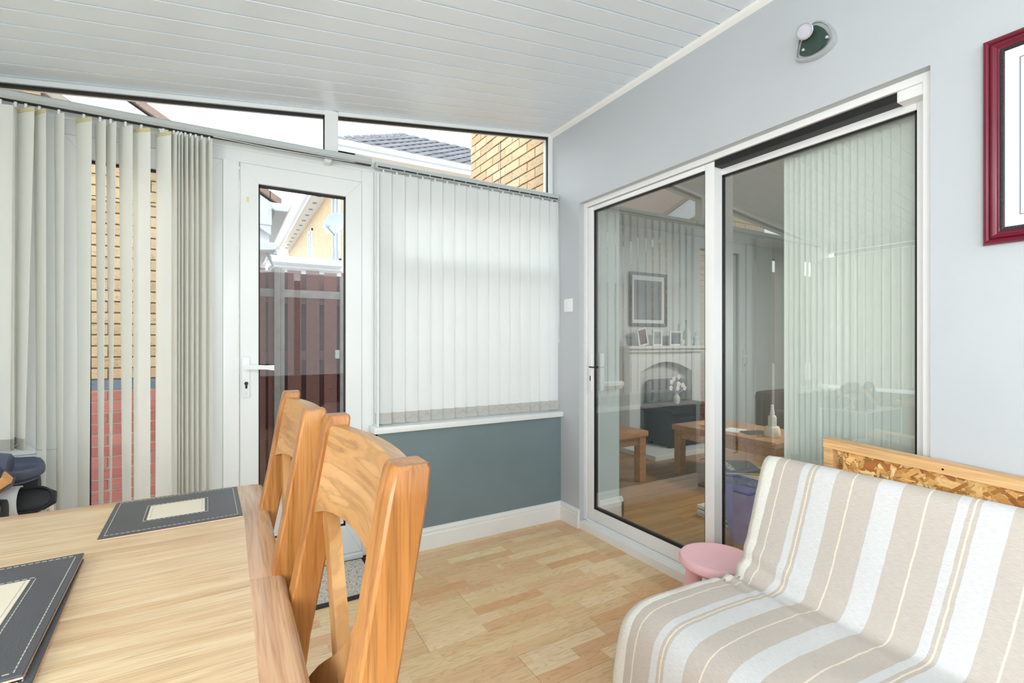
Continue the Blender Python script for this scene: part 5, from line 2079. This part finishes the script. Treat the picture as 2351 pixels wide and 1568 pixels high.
# fence with close boards both sides
fn = thing('fence', 'brown stained hit and miss timber fence outside the garden door', 'fence', (1.15, 4.80, -.1))
FY = 4.78
for zz in (.35, 1.05, 1.56):
    MB().box(.17, 1.95, FY + .0, FY + .10, zz - .04, zz + .04, .003).build('rail', fence_brown, fn)
x = .304 - .1345
q = 0
while x < 1.83:
    h = 1.825 + random.uniform(-.006, .006)
    MB().box(x, x + .113, FY - .02, FY, -.09, h, .003).build('board', fence_brown, fn)
    MB().box(x + .085, x + .18, FY + .10, FY + .118, -.09, h - .012, .003).build('board', fence_brown, fn)
    x += .1545 if q else .1345
    q += 1
MB().box(.348, .398, FY - .06, FY - .02, -.1, 1.835, .004).build('post', post_grey, fn)
MB().box(.400, .432, FY - .045, FY - .02, -.1, 1.82, .004).build('post', post_grey, fn)
MB().box(.905, .955, FY - .05, FY - .02, -.1, 1.79, .004).build('post', post_grey, fn)
MB().box(.17, 1.0, FY - .024, FY - .0205, 1.575, 1.645, .001).build('lap_rail', post_grey, fn)
MB().box(.86, .90, FY - .05, FY - .02, 1.02, 1.10, .003).build('latch', chrome, fn)

# white porch roof and garage door box beyond the fence
po = thing('porch', 'white flat roofed porch beyond the brown fence', 'porch', (1.0, 7.4, 0))
MB().box(.46, 1.42, 7.0, 8.5, -.1, 2.14).build('wall', gutter_white, po)
MB().box(.44, 1.36, 6.9, 8.6, 2.14, 2.22, .006).build('fascia', gutter_white, po)
MB().prism([(6.9, 2.17), (6.80, 2.19), (6.79, 2.27), (6.9, 2.27)], 'x', .48, 1.33, .004).build('gutter', gutter_white, po)
MB().hexa([(.40, 6.95, 1.7), (.46, 6.95, 1.7), (.46, 7.05, 1.7), (.40, 7.05, 1.7), (.44, 6.95, 2.16), (.47, 6.95, 2.16), (.47, 7.05, 2.16), (.44, 7.05, 2.16)]).build('corner_trim', gutter_white, po)

# hipped brick house beyond: side wall seen through the door glass, tiled front slope through the top light
hh = thing('house', 'buff brick house with grey tiled hipped roof beyond the fence', 'house', (5, 12, 0))
EX, EY, EZ = 1.97, 10.58, 5.20        # eaves corner
WX, WY = 2.34, 10.95                  # wall faces
MB().box(WX, WX + .25, WY, 24, -.1, EZ).build('side_wall', farb_y, hh)
MB().box(WX, 13, WY, WY + .25, -.1, EZ).build('front_wall', farb_x, hh)
MB().box(EX, WX, EY, 24, EZ - .02, EZ + .0).build('side_soffit', soffit_white, hh)
MB().box(EX, 13, EY, WY, EZ - .02, EZ).build('front_soffit', soffit_white, hh)
MB().box(EX - .02, EX, EY - .02, 24, EZ - .03, EZ + .17).build('side_fascia', gutter_white, hh)
MB().box(EX - .02, 13, EY - .02, EY, EZ - .03, EZ + .17).build('front_fascia', gutter_white, hh)
MB().prism([(EX - .02, EZ + .06), (EX - .10, EZ + .07), (EX - .13, EZ + .17), (EX - .02, EZ + .17)], 'y', EY - .12, 24).build('side_gutter', gutter_white, hh)
MB().prism([(EY - .02, EZ + .06), (EY - .10, EZ + .07), (EY - .13, EZ + .17), (EY - .02, EZ + .17)], 'x', EX - .12, 13).build('front_gutter', gutter_white, hh)
for q in range(16):
    yy = 11.0 + q * .78
    MB().box(EX + .13, EX + .24, yy, yy + .16, EZ - .026, EZ - .018).build('soffit_vent', card_grey, hh)
# roof: rows of rolled tiles on the front slope
RISE = 0.62
NR, TW, TL = 9, .30, .30
cth = math.atan(RISE)
for r_ in range(NR):
    run = r_ * TL * math.cos(cth)
    yb = EY - .06 + run
    zb = EZ + .16 + run * RISE
    x = EX - .05 + run
    xs = 5.9
    if r_ < 9:
        while x < xs:
            pts0, pts1 = [], []
            for k in range(7):
                u = k / 6
                hz = .035 * (0.5 - .5 * math.cos(2 * PI * ((u * 1.0) % 1))) + .02
                pts0.append((x + u * TW, yb, zb + hz + .012))
                pts1.append((x + u * TW, yb + TL * math.cos(cth) * 1.05, zb + TL * math.sin(cth) * 1.05 + hz - .012))
            m = MB()
            low0 = [(p[0], p[1], p[2] - .02) for p in pts0]
            low1 = [(p[0], p[1], p[2] - .02) for p in pts1]
            m.loft([low0 + pts0[::-1], low1 + pts1[::-1]])
            m.build('roof_tile', tile_mat, hh)
            x += TW
        pass
d_ = NR * TL * math.cos(cth)
MB().hexa([(EX - .05, EY - .06, EZ + .13), (13, EY - .06, EZ + .13), (13, EY - .06 + d_, EZ + .13), (EX - .05 + d_, EY - .06 + d_, EZ + .13),
           (EX - .05, EY - .06, EZ + .165), (13, EY - .06, EZ + .165), (13, EY - .06 + d_, EZ + .165 + d_ * RISE), (EX - .05 + d_, EY - .06 + d_, EZ + .165 + d_ * RISE)]).build('roof_slope', tile_mat, hh)
MB().hexa([(EX - .05, EY - .06, EZ + .13), (EX - .05 + d_, EY - .06 + d_, EZ + .13), (EX - .05 + d_, 24, EZ + .13), (EX - .05, 24, EZ + .13),
           (EX - .05, EY - .06, EZ + .165), (EX - .05 + d_, EY - .06 + d_, EZ + .16 + d_ * RISE), (EX - .05 + d_, 24, EZ + .165 + d_ * RISE), (EX - .05, 24, EZ + .165)]).build('roof_slope', tile_mat, hh)
# windows and the sloping porch flashing on the side wall
for (ya, yb, za, zb) in ((12.1, 13.1, 3.1, 4.9), (16.6, 17.4, 3.2, 4.8), (19.2, 19.9, 3.3, 4.2)):
    m = MB()
    for (a, b, c, d) in ((ya, yb, za, za + .07), (ya, yb, zb - .07, zb), (ya, ya + .07, za, zb), (yb - .07, yb, za, zb), ((ya + yb) / 2 - .04, (ya + yb) / 2 + .04, za, zb)):
        m.box(WX - .05, WX + .02, a, b, c, d)
    fr = m.build('window_frame', gutter_white, hh)
    MB().box(WX - .02, WX - .012, ya + .05, yb - .05, za + .05, zb - .05).build('pane', dark_glass, fr)
MB().hexa([(WX - .12, 11.0, 2.2), (WX, 11.0, 2.2), (WX, 14.6, 2.75), (WX - .12, 14.6, 2.75), (WX - .12, 11.0, 2.3), (WX, 11.0, 2.3), (WX, 14.6, 2.85), (WX - .12, 14.6, 2.85)]).build('flashing', post_grey, hh)

# satellite dish on a bracket
sdh = thing('satellite_dish', 'pale grey satellite dish on the far brick house', 'dish', (2.02, 10.95, 3.7))
dc_ = Vector((1.98, 10.95, 3.72))
aim = Vector((-.62, -.72, .30)).normalized()
rotm = aim.to_track_quat('Z', 'Y').to_matrix().to_4x4()
prof = [(.001, -.050), (.12, -.042), (.21, -.015), (.26, .012), (.262, .018), (.255, .018), (.20, -.008), (.11, -.034), (.001, -.042)]
MB().lathe(prof, (0, 0, 0), 32).xform(Matrix.Translation(dc_) @ rotm).build('dish', dish_white, sdh, smooth=True)
side = Vector((0, 0, -1))
tip = dc_ + aim * .30 + Vector((-.02, -.02, -.22))
MB().tube([tuple(dc_ + Vector((0, 0, -.25))), tuple(tip)], .014, 8).build('feed_arm', card_grey, sdh)
MB().tube([tuple(tip + Vector((0, 0, .0))), tuple(tip - aim * .10 + Vector((0, 0, .06)))], .03, 10).build('feed_horn', dish_white, sdh)
MB().tube([tuple(dc_ - aim * .05), tuple(dc_ - aim * .16), (WX - .005, dc_.y - .1 + .12, dc_.z)], .018, 8).build('bracket', post_grey, sdh)

# a lower house far down the lane, tiled roof
fh = thing('house', 'distant house with grey tiled roof between porch and brick house', 'house', (2, 30, 0))
MB().box(-3, 2.3, 27.5, 33, -.1, 4.6).build('wall', farb_x, fh)
for r_ in range(10):
    y0 = 27.1 + r_ * .30
    z0_ = 4.6 + r_ * .20
    for q in range(14):
        x0 = -1.9 + q * .3
        MB().hexa([(x0, y0, z0_), (x0 + .28, y0, z0_), (x0 + .28, y0 + .33, z0_ + .2), (x0, y0 + .33, z0_ + .2), (x0, y0, z0_ + .05), (x0 + .28, y0, z0_ + .09), (x0 + .28, y0 + .33, z0_ + .26), (x0, y0 + .33, z0_ + .24)]).build('roof_tile', tile_mat, fh)
